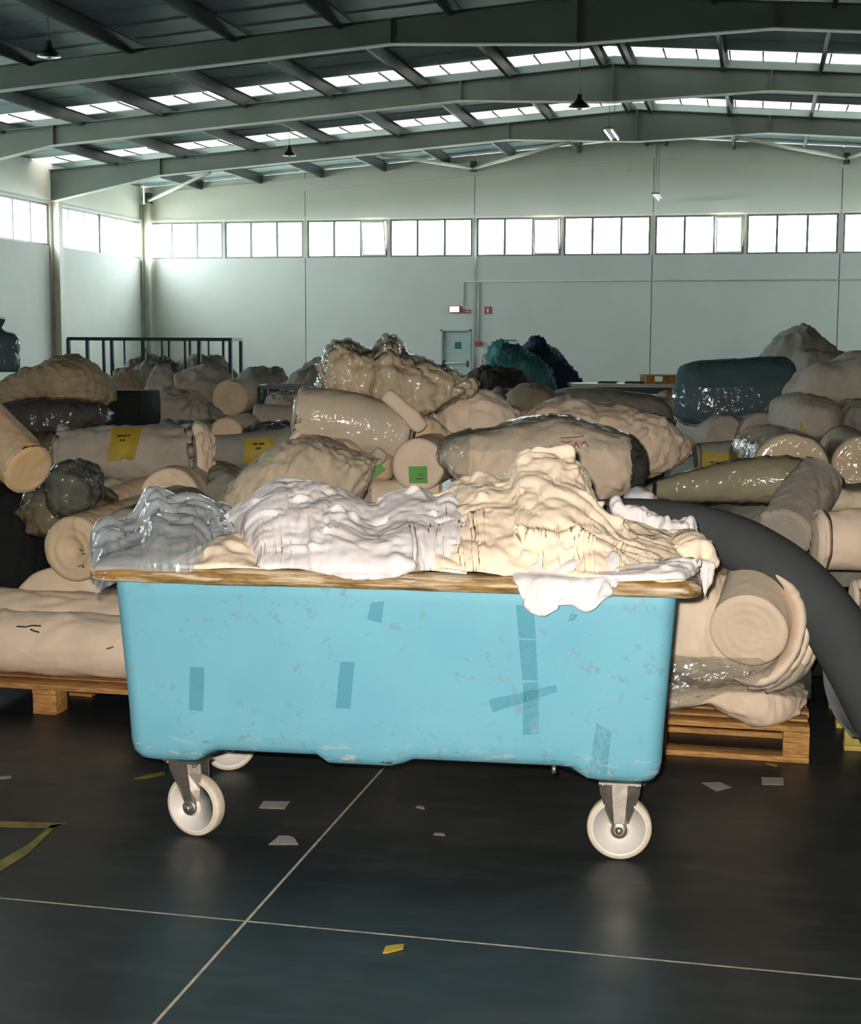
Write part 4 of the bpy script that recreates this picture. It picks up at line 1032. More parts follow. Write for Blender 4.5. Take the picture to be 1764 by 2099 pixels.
bag('shade_filler', [(-90, 1040), (-40, 1000), (10, 1005), (50, 1040), (78, 1110), (85, 1160)], [(-90, 1200), (-40, 1245), (20, 1240), (60, 1215), (85, 1170)], 7.15, .5, M['black'], 'black bundle added as shade in the gap at the left edge', 'bundle', GB, seed=68, amp=.012, n=24)  # black filler added to give the unlit gap its darkness
bag('shade_filler', [(-180, 1240), (-120, 1170), (0, 1165), (90, 1180), (130, 1230)], [(-180, 1290), (-120, 1310), (90, 1310), (130, 1290)], 8.15, .7, M['black'], 'black bale added as shade low behind the left pallet rolls', 'bale', GB, bk=0, nu=60, nv=40, seed=69, amp=.012, n=24)  # added to darken the bright floor behind the pallet
s, r = end_roll(262, 1105, 6.9, 62, .9, 80, 2); roll('fabric_roll', s, r, M['dusk'], 'dim grey roll hidden behind the cart film', seed=70, n=12)

# ================================================================== LEFT MIDDLE STACK
d = [at(118, 925, 8.2), at(258, 932, 8.15), at(398, 925, 8.25)]
o, V, F = roll('fabric_roll', d, [.135, .158, .15], M['grey'], 'thick grey beige roll carrying a yellow paper label', seed=71, n=50, amp=.014, width=.03, length=.4, aim=d[2]-d[0], spread=.4, wob=.03, edge=.05, pleat=.02, freq=8)
def paper_label(px, surf, parent, mat, name='paper_label', lines=(), ink='ink'):
    l = curved_label(px, 8.2, surf, parent, M[mat], name, .032)
    q = [np.array(p, float) for p in px]
    for (u0, u1, v, h) in lines:
        def P(u, w): return tuple((1-u)*(1-w)*q[0]+u*(1-w)*q[1]+u*w*q[2]+(1-u)*w*q[3])
        curved_label([P(u0, v-h/2), P(u1, v-h/2), P(u1, v+h/2), P(u0, v+h/2)], 8.2, surf, parent, M[ink], 'print_line', .036, 5, 3)
    return l
dash = [(.22, .30, .24, .06), (.32, .40, .24, .06), (.42, .46, .24, .06), (.48, .56, .24, .06), (.58, .64, .24, .06), (.34, .41, .38, .06), (.43, .52, .38, .06)]
paper_label([(230, 878), (291, 876), (275, 943), (218, 945)], (V, F), o, 'label_yellow', lines=dash)
bag('fabric_drape', [(385, 900), (395, 872), (412, 876), (424, 900), (430, 935)], [(385, 960), (400, 985), (418, 985), (430, 960)], 8.25, .25, M['sand'], 'loose cloth end drooping off the labelled grey roll', 'cloth', GB, seed=72, amp=.014, n=24, width=.018, length=.25, aim=(0, 0, 1), spread=.3)
d = [at(418, 930, 8.6), at(520, 925, 8.55), at(640, 915, 8.6)]
o, V, F = roll('fabric_roll', d, [.105, .115, .115], M['dusk'], 'dim grey roll with a half hidden yellow label', seed=73, n=40, amp=.01, aim=d[2]-d[0], spread=.4)
paper_label([(502, 900), (560, 897), (556, 950), (498, 950)], (V, F), o, 'label_yellow', lines=[(.3, .45, .22, .08), (.5, .7, .22, .08), (.4, .6, .4, .08)])
s, r = end_roll(346, 1022, 7.95, 63, .9, 86, 2); o, V, F = roll('fabric_roll', s, r, M['sand'], 'pale roll end with ringed edge under the labelled roll', seed=74, n=14, spiral=.006)
bag('fabric_bag', [(165, 1010), (190, 985), (235, 978), (280, 990), (295, 1015)], [(165, 1040), (200, 1068), (250, 1070), (295, 1040)], 7.95, .5, M['grey'], 'grey creased bag under the yellow labelled roll', 'bag', GB, seed=75)
s, r = end_roll(200, 1052, 7.7, 46, .7, 70, 4); roll('fabric_roll', s, r, M['tan'], 'small tan roll end low beside the cart film', seed=76, n=10)
bag('fabric_bag', [(405, 1000), (420, 965), (450, 960), (480, 985), (490, 1020)], [(405, 1060), (440, 1080), (490, 1060)], 8.1, .5, M['dusk'], 'dim bag in the gap left of the big olive bag', 'bag', GB, seed=77)
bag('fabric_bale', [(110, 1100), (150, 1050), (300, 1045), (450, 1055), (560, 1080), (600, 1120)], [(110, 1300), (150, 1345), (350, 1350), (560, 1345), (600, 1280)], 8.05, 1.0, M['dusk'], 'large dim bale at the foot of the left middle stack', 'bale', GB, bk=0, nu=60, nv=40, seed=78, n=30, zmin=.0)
# upper left: big bag, dark wrapped bundle, black bale, film-wrapped drum
bag('fabric_bag', [(-70, 800), (0, 768), (50, 750), (100, 731), (150, 744), (188, 775), (212, 815)], [(-70, 835), (0, 838), (80, 832), (150, 842), (212, 825)], 9.4, .8, M['brown'], 'big brown bag with arched creases at the upper left', 'bag', GB, seed=79, amp=.016, n=90, width=.022, length=.7, aim=axis(-20, -25), spread=.35, nu=130, nv=80, pleat=.026, freq=13, stretch=9, warp=.06)
bag('wrapped_bundle', [(-70, 850), (0, 828), (60, 820), (130, 822), (180, 835), (202, 850)], [(-70, 885), (0, 895), (80, 900), (150, 890), (202, 872)], 9.1, .7, M['umber'], 'dark bundle in glinting film under the big brown bag', 'bundle', GB, seed=80, wrap=M['wrap'])
bag('fabric_bale', [(-60, 900), (0, 890), (80, 895), (150, 905), (175, 930)], [(-60, 985), (0, 1000), (100, 1000), (150, 985), (175, 955)], 9.0, .8, M['brown'], 'brown bale under the dark film bundle at the left', 'bale', GB, seed=81, wrap=M['wrapdark'])
o = box('black_bale', (0, 0, .13), (.30, .5, .24), M['black'], None, .02); p = at(240, 878, 9.9); o.location = (p[0], p[1]+.2, p[2]); o.rotation_euler = (0, 0, YAW-.1)
tag(o, 'black boxy bale right of the dark film bundle', 'bale', GB)
drum = thing('wrapped_drum', 'film wrapped drum with twisted top at the left edge', 'drum', at(-5, 762, 10.2), group=GB)
Vd, Fd = lathe([(.02, 0), (.14, .0), (.15, .04), (.15, .10), (.143, .12), (.15, .15), (.15, .22), (.12, .26), (.06, .275), (.035, .30), (.05, .33), (.065, .36), (.02, .37)], 36)
Vd = np.array(Vd); mesh('drum_body', Vd, Fd, M['teal'], drum); mesh('plastic_wrap', Vd*1.03 + normals(Vd, Fd)*(.006*ridged(Vd*20, 2))[:, None], Fd, M['wrap'], drum)

# ---- loose heaps farther back on the left
def heap(top, bot, dep, thick, mat, label, seed, **kw):
    kw.setdefault('amp', .02); kw.setdefault('n', 40); kw.setdefault('width', .035); kw.setdefault('length', .35); kw.setdefault('lump', .06); kw.setdefault('fine', .004); kw.setdefault('pleat', .05); kw.setdefault('freq', 6.5)
    return bag('fabric_heap', top, bot, dep, thick, M[mat], label, 'heap', 'crumpled heaps at the back', seed=seed, nu=90, nv=56, **kw)
heap([(205, 800), (225, 765), (250, 752), (275, 770), (290, 800)], [(205, 830), (250, 850), (290, 830)], 12.5, .7, 'moss', 'olive crumpled heap behind the black bale', 91)
heap([(262, 760), (285, 745), (320, 750), (345, 770), (350, 795)], [(262, 815), (300, 825), (350, 815)], 13.5, .7, 'dusk', 'grey heap under the railing between two posts', 92)
heap([(285, 800), (305, 765), (330, 755), (345, 780), (350, 810)], [(285, 825), (320, 840), (350, 830)], 12.0, .4, 'grey', 'pale upright fold right of the olive heap', 93, aim=(0, 0, 1), spread=.4)
heap([(240, 850), (270, 825), (310, 808), (360, 805), (410, 825), (440, 860), (450, 880)], [(240, 885), (330, 900), (450, 895)], 11.2, .8, 'grey', 'grey creased heap behind the yellow labelled roll', 94)
heap([(330, 815), (350, 775), (380, 757), (415, 752), (445, 775), (470, 815), (500, 850)], [(330, 860), (400, 880), (500, 875)], 12.4, .8, 'grey', 'steep grey heap left of the round roll end', 95)
heap([(243, 745), (262, 730), (300, 728), (335, 738), (350, 755)], [(243, 770), (300, 785), (350, 775)], 18.12, .75, 'dusk', 'low dim heap inside the steel cage by the corner', 96)
heap([(345, 750), (370, 735), (410, 730), (445, 735), (470, 760), (478, 775)], [(345, 775), (410, 790), (478, 785)], 18.12, .75, 'dusk', 'low dim heap inside the cage near its right end', 97)
heap([(465, 780), (495, 760), (530, 754), (565, 760), (582, 780), (590, 800)], [(465, 850), (530, 865), (590, 850)], 14.5, .9, 'dusk', 'grey heap just right of the round roll end', 98)
heap([(560, 800), (590, 770), (625, 745), (655, 738), (690, 760)], [(560, 840), (620, 860), (690, 850)], 13.0, .9, 'dusk', 'grey heap left of the tall film wrapped heap', 99)
heap([(530, 830), (560, 808), (600, 800), (640, 812), (660, 835)], [(530, 860), (600, 870), (660, 860)], 11.5, .6, 'grey', 'pale heap under the low dark rail', 100)
s, r = end_roll(470, 816, 12.0, 38, .9, 88, 0); roll('fabric_roll', s, r, M['tan'], 'round tan roll end among the back heaps on the left', seed=101, n=6, nth=36, ns=14)
d = [at(520, 856, 10.6), at(620, 862, 10.6)]; roll('fabric_roll', d, [.105, .105], M['grey'], 'short grey roll lying left of the wrapped centre roll', seed=102, n=12, nth=36, ns=14)
bag('wrapped_bundle', [(485, 895), (520, 876), (560, 872), (620, 882)], [(485, 910), (550, 918), (620, 905)], 9.4, .5, M['umber'], 'dark flat bundle in film behind the half hidden label', 'bundle', GB, seed=103, wrap=M['wrap'], nu=48, nv=32)
s, r = end_roll(462, 890, 9.6, 34, .7, 85, 0); roll('fabric_roll', s, r, M['tan'], 'small tan roll end above the half labelled grey roll', seed=104, n=6, nth=36, ns=14)
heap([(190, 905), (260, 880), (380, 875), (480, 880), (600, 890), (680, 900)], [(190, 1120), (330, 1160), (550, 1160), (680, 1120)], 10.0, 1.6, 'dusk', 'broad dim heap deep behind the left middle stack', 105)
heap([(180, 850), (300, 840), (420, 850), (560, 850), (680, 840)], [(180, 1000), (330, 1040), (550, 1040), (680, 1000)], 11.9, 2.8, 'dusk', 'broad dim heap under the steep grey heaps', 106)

# ---- steel cage and rails
def posts(name, label, dep, rail, ups, r=.022, back=0.8, floor_z=0.0, cat='cage'):
    t = thing(name, label, cat); P0, P1 = at(rail[0][0], rail[0][1], dep), at(rail[1][0], rail[1][1], dep)
    z = (P0[2]+P1[2])/2; P0[2] = P1[2] = z; base = (P0+P1)/2; base[2] = 0; t.location = tuple(base)
    h = np.array([-(P1-P0)[1], (P1-P0)[0], 0]); h = h/np.linalg.norm(h)*back
    for off in (0*h, h):
        mesh('top_rail', *beam(P0-base+off, P1-base+off, r*2), M['dark_steel'], t, False)
    for e in (P0, P1):
        mesh('side_rail', *beam(e-base, e-base+h, r*2), M['dark_steel'], t, False)
        for off in (0*h, h): mesh('corner_post', *beam(np.r_[(e-base+off)[:2], 0], e-base+off, r*2), M['dark_steel'], t, False)
    for k, (x, th) in enumerate(ups):
        f = (x-rail[0][0])/(rail[1][0]-rail[0][0]); e = P0+(P1-P0)*f + (h if k % 2 else 0*h)
        mesh('upright', *beam(np.r_[(e-base)[:2], 0], e-base, th), M['dark_steel'], t, False)
    return t
posts('steel_cage', 'dark steel cage of uprights and rails near the left corner', 18.0, ((140, 694), (472, 696)), [(212, .03), (220, .02), (229, .036), (264, .022), (294, .05), (317, .03), (332, .022), (362, .03), (379, .025), (402, .02), (408, .04), (434, .03)], .02, 1.0)
posts('steel_rail', 'low dark steel rail left of the tall wrapped heap', 11.3, ((532, 796), (665, 792)), [], .015, .45, cat='rail')

# ================================================================== CENTRE STACK
bag('fabric_bag', [(428, 1040), (450, 1000), (490, 960), (540, 925), (600, 905), (650, 908), (700, 928), (740, 945), (768, 950)], [(428, 1090), (520, 1130), (620, 1130), (720, 1060), (768, 958)], 7.25, .75, M['olive'], 'big olive grey crumpled bag behind the white sheet', 'bag', GB, seed=111, amp=.016, n=120, width=.022, length=.5, aim=axis(0, 35), spread=.5, nu=140, nv=90, pleat=.028, freq=12, stretch=8, warp=.14, bk=.06)
d = [at(604, 852, 8.0), at(700, 864, 8.0), at(842, 895, 8.05)]
roll('fabric_roll', d, [.15, .163, .155], M['sand'], 'thick sand roll in film under the tall crumpled heap', seed=112, n=24, amp=.006, aim=d[2]-d[0], spread=.3, wrap=M['wrap'], edge=.05)
bag('wrapped_heap', [(644, 790), (650, 740), (668, 703), (705, 698), (750, 722), (772, 705), (795, 690), (825, 722), (880, 748), (925, 768), (966, 800)], [(644, 800), (700, 830), (770, 850), (840, 862), (890, 845), (940, 822), (966, 806)], 8.0, .75, M['tan'], 'tall crumpled tan heap in glinting film on the centre stack', 'heap', GB, seed=113, amp=.024, n=150, width=.02, length=.3, fine=.010, lump=.05, aim=axis(0, -30), spread=.7, wrap=M['wrap'], nu=140, nv=90, pleat=.045, freq=9, stretch=3)
d = [at(790, 800, 7.75), at(825, 850, 7.72), at(866, 884, 7.70)]
bag('cloth_flap', [(785, 815), (800, 800), (830, 825), (860, 850), (874, 868)], [(785, 822), (815, 850), (850, 884), (866, 882), (874, 872)], 7.72, .06, M['sand'], 'narrow sand cloth flap sticking out below the tall heap', 'cloth', GB, bk=0, seed=114, amp=.004, n=10, lump=.006, fine=.002, nu=40, nv=24, pleat=0)
bag('fabric_bag', [(822, 900), (845, 870), (875, 862), (905, 880), (920, 900)], [(822, 915), (870, 930), (920, 908)], 8.1, .4, M['tan'], 'shadowy tan bag between the sand roll and label roll', 'bag', GB, seed=115)
s, r = end_roll(857, 953, 7.75, 56, .9, 80, 0); o, V, F = roll('fabric_roll', s, r, M['ecru'], 'pale roll end with a square green label', seed=116, n=10, cup=(.0, 0), spiral=.0015)
gl = [at(x, y, 7.742) for x, y in ((838, 990), (876, 991), (875, 956), (837, 956))]
l = sticker('paper_label', None, gl, M['label_green'], o)
for (x0, x1, y0, y1) in ((858, 861, 971, 975), (863, 866, 971, 975), (853, 868, 980, 983)):
    sticker('print_line', None, [at(x, y, 7.736) for x, y in ((x0, y1), (x1, y1), (x1, y0), (x0, y0))], M['ink_green'], o, .001)
bag('fabric_bag', [(725, 945), (745, 930), (780, 925), (805, 932), (815, 960)], [(725, 975), (760, 992), (800, 990), (815, 970)], 7.85, .5, M['tan'], 'tan packed bundle with a tilted green label', 'bundle', GB, bk=0, seed=117, n=8, amp=.004, lump=.01, pleat=.004)
o = [q for q in COL.objects if q.get('label') == 'tan packed bundle with a tilted green label'][0]
sticker('paper_label', None, [at(x, y, 7.70) for x, y in ((764, 982), (790, 962), (772, 938), (755, 955))], M['label_green'], o)
sticker('print_line', None, [at(x, y, 7.694) for x, y in ((764, 965), (767, 965), (767, 962), (764, 962))], M['ink_green'], o, .001)
d = [at(755, 1022, 7.9), at(905, 1020, 7.9)]; roll('fabric_roll', d, [.10, .10], M['ecru'], 'pale roll lying below the green label roll', seed=118, n=10)
o, V, F = bag('fabric_bag', [(595, 905), (620, 893), (670, 900), (710, 905), (735, 925)], [(595, 915), (640, 935), (690, 940), (735, 930)], 7.75, .35, M['sand'], 'small sand bag with a black printed mark', 'bag', GB, seed=119, amp=.008, n=16, pleat=.008)
pen([(672, 918), (676, 924), (680, 920), (684, 926), (687, 921), (684, 916), (678, 915)], 7.52, o, 'ink', .006)
bag('fabric_bag', [(588, 905), (600, 888), (612, 882), (622, 895)], [(588, 910), (605, 912), (622, 902)], 7.85, .12, M['ecru'], 'tiny pale cloth corner beside the sand roll end', 'cloth', GB, bk=0, seed=120, n=4, amp=.003, lump=.005, nu=24, nv=20, pleat=0)
bag('fabric_bale', [(640, 1040), (680, 990), (760, 985), (840, 990), (900, 1000), (930, 1040)], [(640, 1300), (680, 1340), (880, 1340), (930, 1300)], 8.0, .9, M['tan'], 'large tan bale at the foot of the centre stack', 'bale', GB, bk=0, nu=60, nv=40, seed=121, n=20, zmin=.146)
bag('fabric_bale', [(420, 1140), (470, 1090), (600, 1085), (740, 1090), (780, 1130)], [(420, 1360), (500, 1395), (720, 1395), (780, 1350)], 7.3, .7, M['olive'], 'olive bale under the big crumpled bag behind the cart', 'bale', GB, bk=0, nu=60, nv=40, seed=122, n=20, zmin=.0)

# ================================================================== RIGHT OF CENTRE
bag('fabric_bag', [(888, 860), (905, 828), (950, 809), (1000, 806), (1040, 825), (1072, 850), (1085, 880)], [(888, 880), (930, 920), (1010, 930), (1085, 900)], 8.35, .7, M['ecru'], 'cream crumpled bag right of the tall film heap', 'bag', GB, seed=131, amp=.018, n=80, width=.022, length=.35, aim=axis(0, -20), spread=.6, pleat=.030, freq=9, stretch=6, bk=.08)
bag('fabric_bag', [(1045, 880), (1080, 850), (1130, 830), (1200, 822), (1235, 834), (1300, 838), (1365, 858), (1410, 890), (1438, 922)], [(1045, 930), (1130, 985), (1260, 1000), (1360, 985), (1410, 960), (1438, 928)], 8.1, .85, M['sand'], 'large sand crumpled bag with pointed end behind the red print bundle', 'bag', GB, seed=132, amp=.018, n=140, width=.022, length=.35, aim=axis(0, -25), spread=.6, nu=150, nv=90, pleat=.030, freq=11, stretch=6, bk=.08)
o, V, F = bag('wrapped_bundle', [(903, 935), (925, 905), (960, 893), (1020, 884), (1060, 874), (1130, 863), (1200, 867), (1265, 884), (1310, 900), (1338, 935)], [(903, 950), (940, 1000), (1010, 1040), (1200, 1050), (1310, 1010), (1338, 960)], 7.2, .6, M['sand'], 'broad sand bundle in film with red print behind the cream heap', 'bundle', GB, seed=133, amp=.012, n=70, width=.025, length=.4, aim=axis(0, -10), spread=.4, nu=130, nv=80, pleat=.018, freq=9, stretch=6)
shell(o, V, F, .008, M['wrap'], seed=134, amp=.008, pick=lambda c: 1049.5-F_PX*((c-CAM) @ AU)/((c-CAM) @ AF) < 925)
def band(parent, V, F, lo, hi, mat, off, name='film_end'):
    rel = V - CAM; sx = 882 + F_PX*(rel @ AR)/(rel @ AF)
    idx = {i for i in range(len(V)) if lo < sx[i] < hi}
    F2 = [f for f in F if all(i in idx for i in f)]
    if F2:
        used = sorted({i for f in F2 for i in f}); mp = {a: b for b, a in enumerate(used)}; Nn = normals(V, F)
        W2 = V + Nn*(off + .01*ridged(V*14, 2))[:, None] - np.array(parent.location)
        mesh(name, W2[used], [tuple(mp[i] for i in f) for f in F2], mat, parent)
band(o, V, F, 1288, 1345, M['umber'], .014); band(o, V, F, 1284, 1350, M['wrap'], .022, 'plastic_wrap'); band(o, V, F, 895, 968, M['wrap'], .02, 'plastic_wrap')
for pts in ([(1148, 898), (1165, 897), (1182, 896), (1196, 893)], [(1126, 914), (1136, 918), (1146, 919)], [(1176, 918), (1180, 906), (1186, 918)], [(1190, 912), (1198, 905), (1206, 916)], [(1150, 904), (1160, 908), (1170, 905)]):
    Pz = []
    for x, y in pts:
        rel = V - CAM; zz = rel @ AF; sx = 882 + F_PX*(rel @ AR)/zz; sy = 1049.5 - F_PX*(rel @ AU)/zz
        idx = np.argsort((sx-x)**2+(sy-y)**2)[:10]; Pz.append(at(x, y, zz[idx].min()-.004) - np.array(o.location))
    mesh('red_print', *join([cyl(Pz[k], Pz[k+1], .0028, 6) for k in range(len(Pz)-1)]), M['ink_red'], o)
bag('fabric_bale', [(900, 1060), (950, 1040), (1100, 1035), (1300, 1030), (1420, 1010), (1450, 1060)], [(900, 1330), (960, 1370), (1380, 1370), (1450, 1300)], 7.8, .9, M['tan'], 'large tan bale under the red print bundle', 'bale', GB, bk=0, nu=60, nv=40, seed=135, n=20, zmin=.146)
# back heaps and table
heap([(1035, 830), (1055, 803), (1090, 792), (1125, 797), (1150, 825)], [(1035, 860), (1090, 870), (1150, 855)], 11.5, .7, 'moss', 'smooth olive bag below the teal heap', 141, bk=.03, amp=.006, n=20, fine=.002, pleat=.01)
d = [at(1132, 830, 11.5), at(1250, 826, 11.5), at(1392, 842, 11.5)]
heap([(1132, 830), (1148, 800), (1200, 797), (1290, 803), (1350, 812), (1385, 835), (1395, 860)], [(1132, 870), (1260, 890), (1395, 880)], 11.8, .7, 'dusk', 'long smooth grey green bag below the pallet table', 142, bk=.03, amp=.004, n=16, fine=.001, lump=.015, pleat=.005)
heap([(1340, 850), (1355, 815), (1385, 800), (1410, 815), (1425, 860)], [(1340, 1080), (1385, 1112), (1425, 1080)], 12.0, .6, 'moss', 'olive heap left of the dark teal bale', 143)
heap([(945, 800), (955, 775), (985, 758), (1020, 753), (1060, 762), (1095, 785), (1110, 805)], [(945, 950), (1020, 1012), (1110, 960)], 16.0, 1.0, 'umber', 'dark brown heap in front of the teal heap', 144, fine=.03)
heap([(995, 770), (1005, 725), (1022, 704), (1042, 702), (1075, 715), (1115, 740), (1140, 770), (1150, 800)], [(995, 810), (1060, 840), (1150, 830)], 17.0, 1.2, 'teal2', 'teal crumpled heap near the fire door', 145, fine=.03)
heap([(1060, 745), (1080, 708), (1098, 688), (1118, 698), (1135, 712), (1165, 742), (1190, 772), (1218, 796)], [(1060, 790), (1130, 830), (1218, 805)], 17.8, 1.2, 'navy', 'navy peaked heap behind the teal heap', 146, fine=.03)
heap([(930, 840), (1000, 815), (1100, 820), (1300, 840), (1440, 860)], [(930, 1000), (1100, 1040), (1300, 1040), (1440, 1000)], 11.3, 2.4, 'dusk', 'broad dim heap deep behind the pointed sand bag', 147)
heap([(930, 815), (1000, 795), (1100, 792), (1190, 800), (1240, 815)], [(930, 890), (1000, 935), (1190, 935), (1240, 890)], 17.6, 1.8, 'umber', 'broad dark base heap under the teal and navy heaps', 148)
tb = thing('work_table', 'long pale work table behind the smooth grey green bag', 'table', at(1300, 795, 17.0)*np.array([1, 1, 0])); zt = at(1300, 789, 17.0)[2]
dv = np.array([AR[0], AR[1], 0]); hv2 = np.array([AF[0], AF[1], 0])
mesh('table_top', *beam(-dv*.75+np.r_[0, 0, zt], dv*.75+np.r_[0, 0, zt], .7, .04), M['tabletop'], tb, False)
mesh('apron', *beam(-dv*.72+np.r_[0, 0, zt-.06], dv*.72+np.r_[0, 0, zt-.06], .62, .07), M['dark_steel'], tb, False)
for i in (-.7, .7):
    for j in (-.28, .28): mesh('table_leg', *beam(dv*i+hv2*j, dv*i+hv2*j+np.r_[0, 0, zt-.095], .05), M['dark_steel'], tb, False)
p = at(1372, 784, 17.0); pallet('small wooden pallet standing on the work table', p, .62, .5, 'wood', YAW, .1, 5, z0=zt+.02)
for x, lab in ((1245, 'flat dark board at the left of the work table'), (1300, 'flat dark board at the middle of the work table')):
    q = at(x, 786, 17.0); tag(box('flat_board', (q[0], q[1], zt+.03), (.2, .3, .018), M['umber'], None, .003), lab, 'board', 'boards on the table')

# ================================================================== RIGHT STACKS
o, V, F = bag('fabric_bale', [(1398, 785), (1404, 752), (1425, 742), (1500, 738), (1590, 730), (1634, 732), (1650, 775), (1652, 800)], [(1398, 850), (1412, 872), (1470, 882), (1560, 876), (1630, 860), (1652, 825)], 9.8, .55, M['teal'], 'dark teal bale in shiny film on the right stack', 'bale', GB, bk=0, seed=151, amp=.006, n=24, lump=.012, fine=.003, pleat=.006)
shell(o, V, F, .008, M['wrap'], seed=152, amp=.014, wrink=50, pick=lambda c: 1049.5-F_PX*((c-CAM) @ AU)/((c-CAM) @ AF) > 792)
heap([(1578, 735), (1605, 708), (1625, 690), (1645, 672), (1680, 667), (1705, 682), (1730, 712), (1764, 735), (1800, 760)], [(1578, 760), (1660, 790), (1800, 800)], 13.5, 1.0, 'dusk', 'dim peaked heap at the upper right against the wall', 153)
heap([(1640, 745), (1660, 720), (1690, 716), (1715, 728), (1730, 755)], [(1640, 775), (1690, 790), (1730, 775)], 12.0, .6, 'dusk', 'dim rounded bag in front of the peaked heap', 154, fine=.004, n=16, pleat=.01)
bag('fabric_bag', [(1645, 800), (1668, 765), (1700, 752), (1740, 742), (1800, 722), (1850, 720)], [(1645, 825), (1700, 838), (1780, 840), (1850, 830)], 9.0, .7, M['grey'], 'smooth grey beige bag at the right edge', 'bag', GB, seed=155, amp=.012, n=22, width=.05, length=.5, pleat=.012, freq=5)
bag('fabric_bag', [(1612, 850), (1622, 822), (1660, 812), (1710, 818), (1745, 840), (1752, 870)], [(1612, 880), (1640, 905), (1710, 910), (1752, 890)], 8.7, .7, M['grey'], 'rounded pale bag with a yellow corner tag', 'bag', GB, seed=156, amp=.008, n=14, width=.04, pleat=.008, freq=5)
o = [q for q in COL.objects if q.get('label') == 'rounded pale bag with a yellow corner tag'][0]
sticker('corner_tag', None, [at(x, y, 8.62) for x, y in ((1640, 884), (1658, 896), (1641, 866), (1639, 864))], M['label_yellow'], o)
bag('fabric_bag', [(1735, 850), (1750, 825), (1790, 815), (1850, 820)], [(1735, 880), (1780, 905), (1850, 900)], 8.8, .6, M['dusk'], 'dim bag at the right edge above the blue wrapped roll', 'bag', GB, seed=157)
s, r = end_roll(1487, 893, 9.7, 42, .8, 95, 0); roll('fabric_roll', s, r, M['grey'], 'grey roll end under the teal bale at its left', seed=158, n=6)
s, r = end_roll(1562, 897, 9.6, 50, .8, 92, 0); roll('fabric_roll', s, r, M['grey'], 'larger grey roll end under the middle of the teal bale', seed=159, n=6)
d = [at(1425, 942, 8.5), at(1500, 938, 8.5), at(1600, 940, 8.5)]
o, V, F = roll('fabric_roll', d, [.095, .10, .10], M['dusk'], 'dim roll with a yellow label above the tapered roll', seed=160, n=20, aim=d[2]-d[0], spread=.4)
paper_label([(1440, 926), (1497, 930), (1500, 972), (1436, 972)], (V, F), o, 'label_yellow', lines=[(.28, .42, .45, .1), (.46, .62, .47, .1)])
s, r = end_roll(1622, 968, 7.5, 80, .9, 86, 0); roll('fabric_roll', s, r, M['tan'], 'large tan roll end behind the bend of the tapered roll', seed=161, n=10, wrap=M['wrap'], cup=(.03, 0))
s, r = end_roll(1762, 950, 7.7, 56, .9, 80, 0); o, V, F = roll('fabric_roll', s, r, M['tan'], 'tan roll end in bluish film at the right edge', seed=162, n=8, wrap=M['wrap'])
d = [at(1312, 1012, 6.9), at(1400, 1000, 6.85), at(1500, 988, 6.8), at(1600, 985, 6.75), at(1690, 995, 6.8)]
o, V, F = roll('tapered_roll', d, [.02, .07, .095, .105, .10], M['olive'], 'long tapered roll in film tied off behind the dark tube', seed=163, n=70, amp=.008, width=.012, length=.16, wrap=M['wrapdark'], ns=44)
mesh('tie_band', *lathe([(.045, -.01), (.05, 0), (.045, .01)], 20, 'x', False), M['black'], o).location = tuple(at(1342, 1009, 6.88)-np.array(o.location))
d = [at(1672, 985, 6.75), at(1640, 1040, 6.55), at(1606, 1100, 6.35)]
roll('fabric_roll', d, [.125, .125, .12], M['grey'], 'grey roll leaning down between the dark tube and cream roll', seed=164, n=50, amp=.01, width=.016, length=.3, aim=d[2]-d[0], spread=.25)
d = [at(1665, 1028, 6.75), at(1900, 1030, 6.75)]; roll('fabric_roll', d, [.055, .055], M['olive'], 'thin olive roll over the cream roll at the right edge', seed=165, n=20, amp=.008, aim=d[1]-d[0], spread=.3)
d = [at(1668, 1108, 6.3), at(1780, 1108, 6.3), at(1950, 1112, 6.3)]; roll('fabric_roll', d, [.13, .135, .135], M['ecru'], 'smooth cream roll at the right edge behind the dark tube', seed=166, n=24, amp=.006, aim=d[2]-d[0], spread=.2, edge=.04)
d = [at(1745, 1222, 6.25), at(1990, 1222, 6.25)]; roll('fabric_roll', d, [.07, .07], M['ecru'], 'small cream roll end low at the right edge', seed=167, n=10)
bag('fabric_bag', [(1285, 1022), (1300, 1008), (1330, 1004), (1352, 1018)], [(1285, 1032), (1320, 1042), (1352, 1034)], 6.6, .25, M['white'], 'small white cloth corner above the dark tube', 'cloth', GB, bk=0, seed=168, n=8, amp=.006, lump=.008, nu=32, nv=24)
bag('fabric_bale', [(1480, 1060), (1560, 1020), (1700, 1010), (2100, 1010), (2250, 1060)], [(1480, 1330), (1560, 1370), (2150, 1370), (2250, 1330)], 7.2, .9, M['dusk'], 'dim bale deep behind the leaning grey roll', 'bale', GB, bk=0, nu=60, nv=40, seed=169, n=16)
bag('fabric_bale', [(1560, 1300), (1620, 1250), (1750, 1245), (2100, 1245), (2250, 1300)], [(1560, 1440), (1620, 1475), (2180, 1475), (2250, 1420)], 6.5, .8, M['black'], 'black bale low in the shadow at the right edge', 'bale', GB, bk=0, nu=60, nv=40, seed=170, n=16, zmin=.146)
bag('fabric_bale', [(1390, 1000), (1460, 950), (1600, 945), (1800, 960), (1850, 1000)], [(1390, 1180), (1460, 1220), (1760, 1220), (1850, 1180)], 8.6, 1.1, M['dusk'], 'dim bale under the grey roll ends on the right', 'bale', GB, bk=0, nu=60, nv=40, seed=171, n=16)
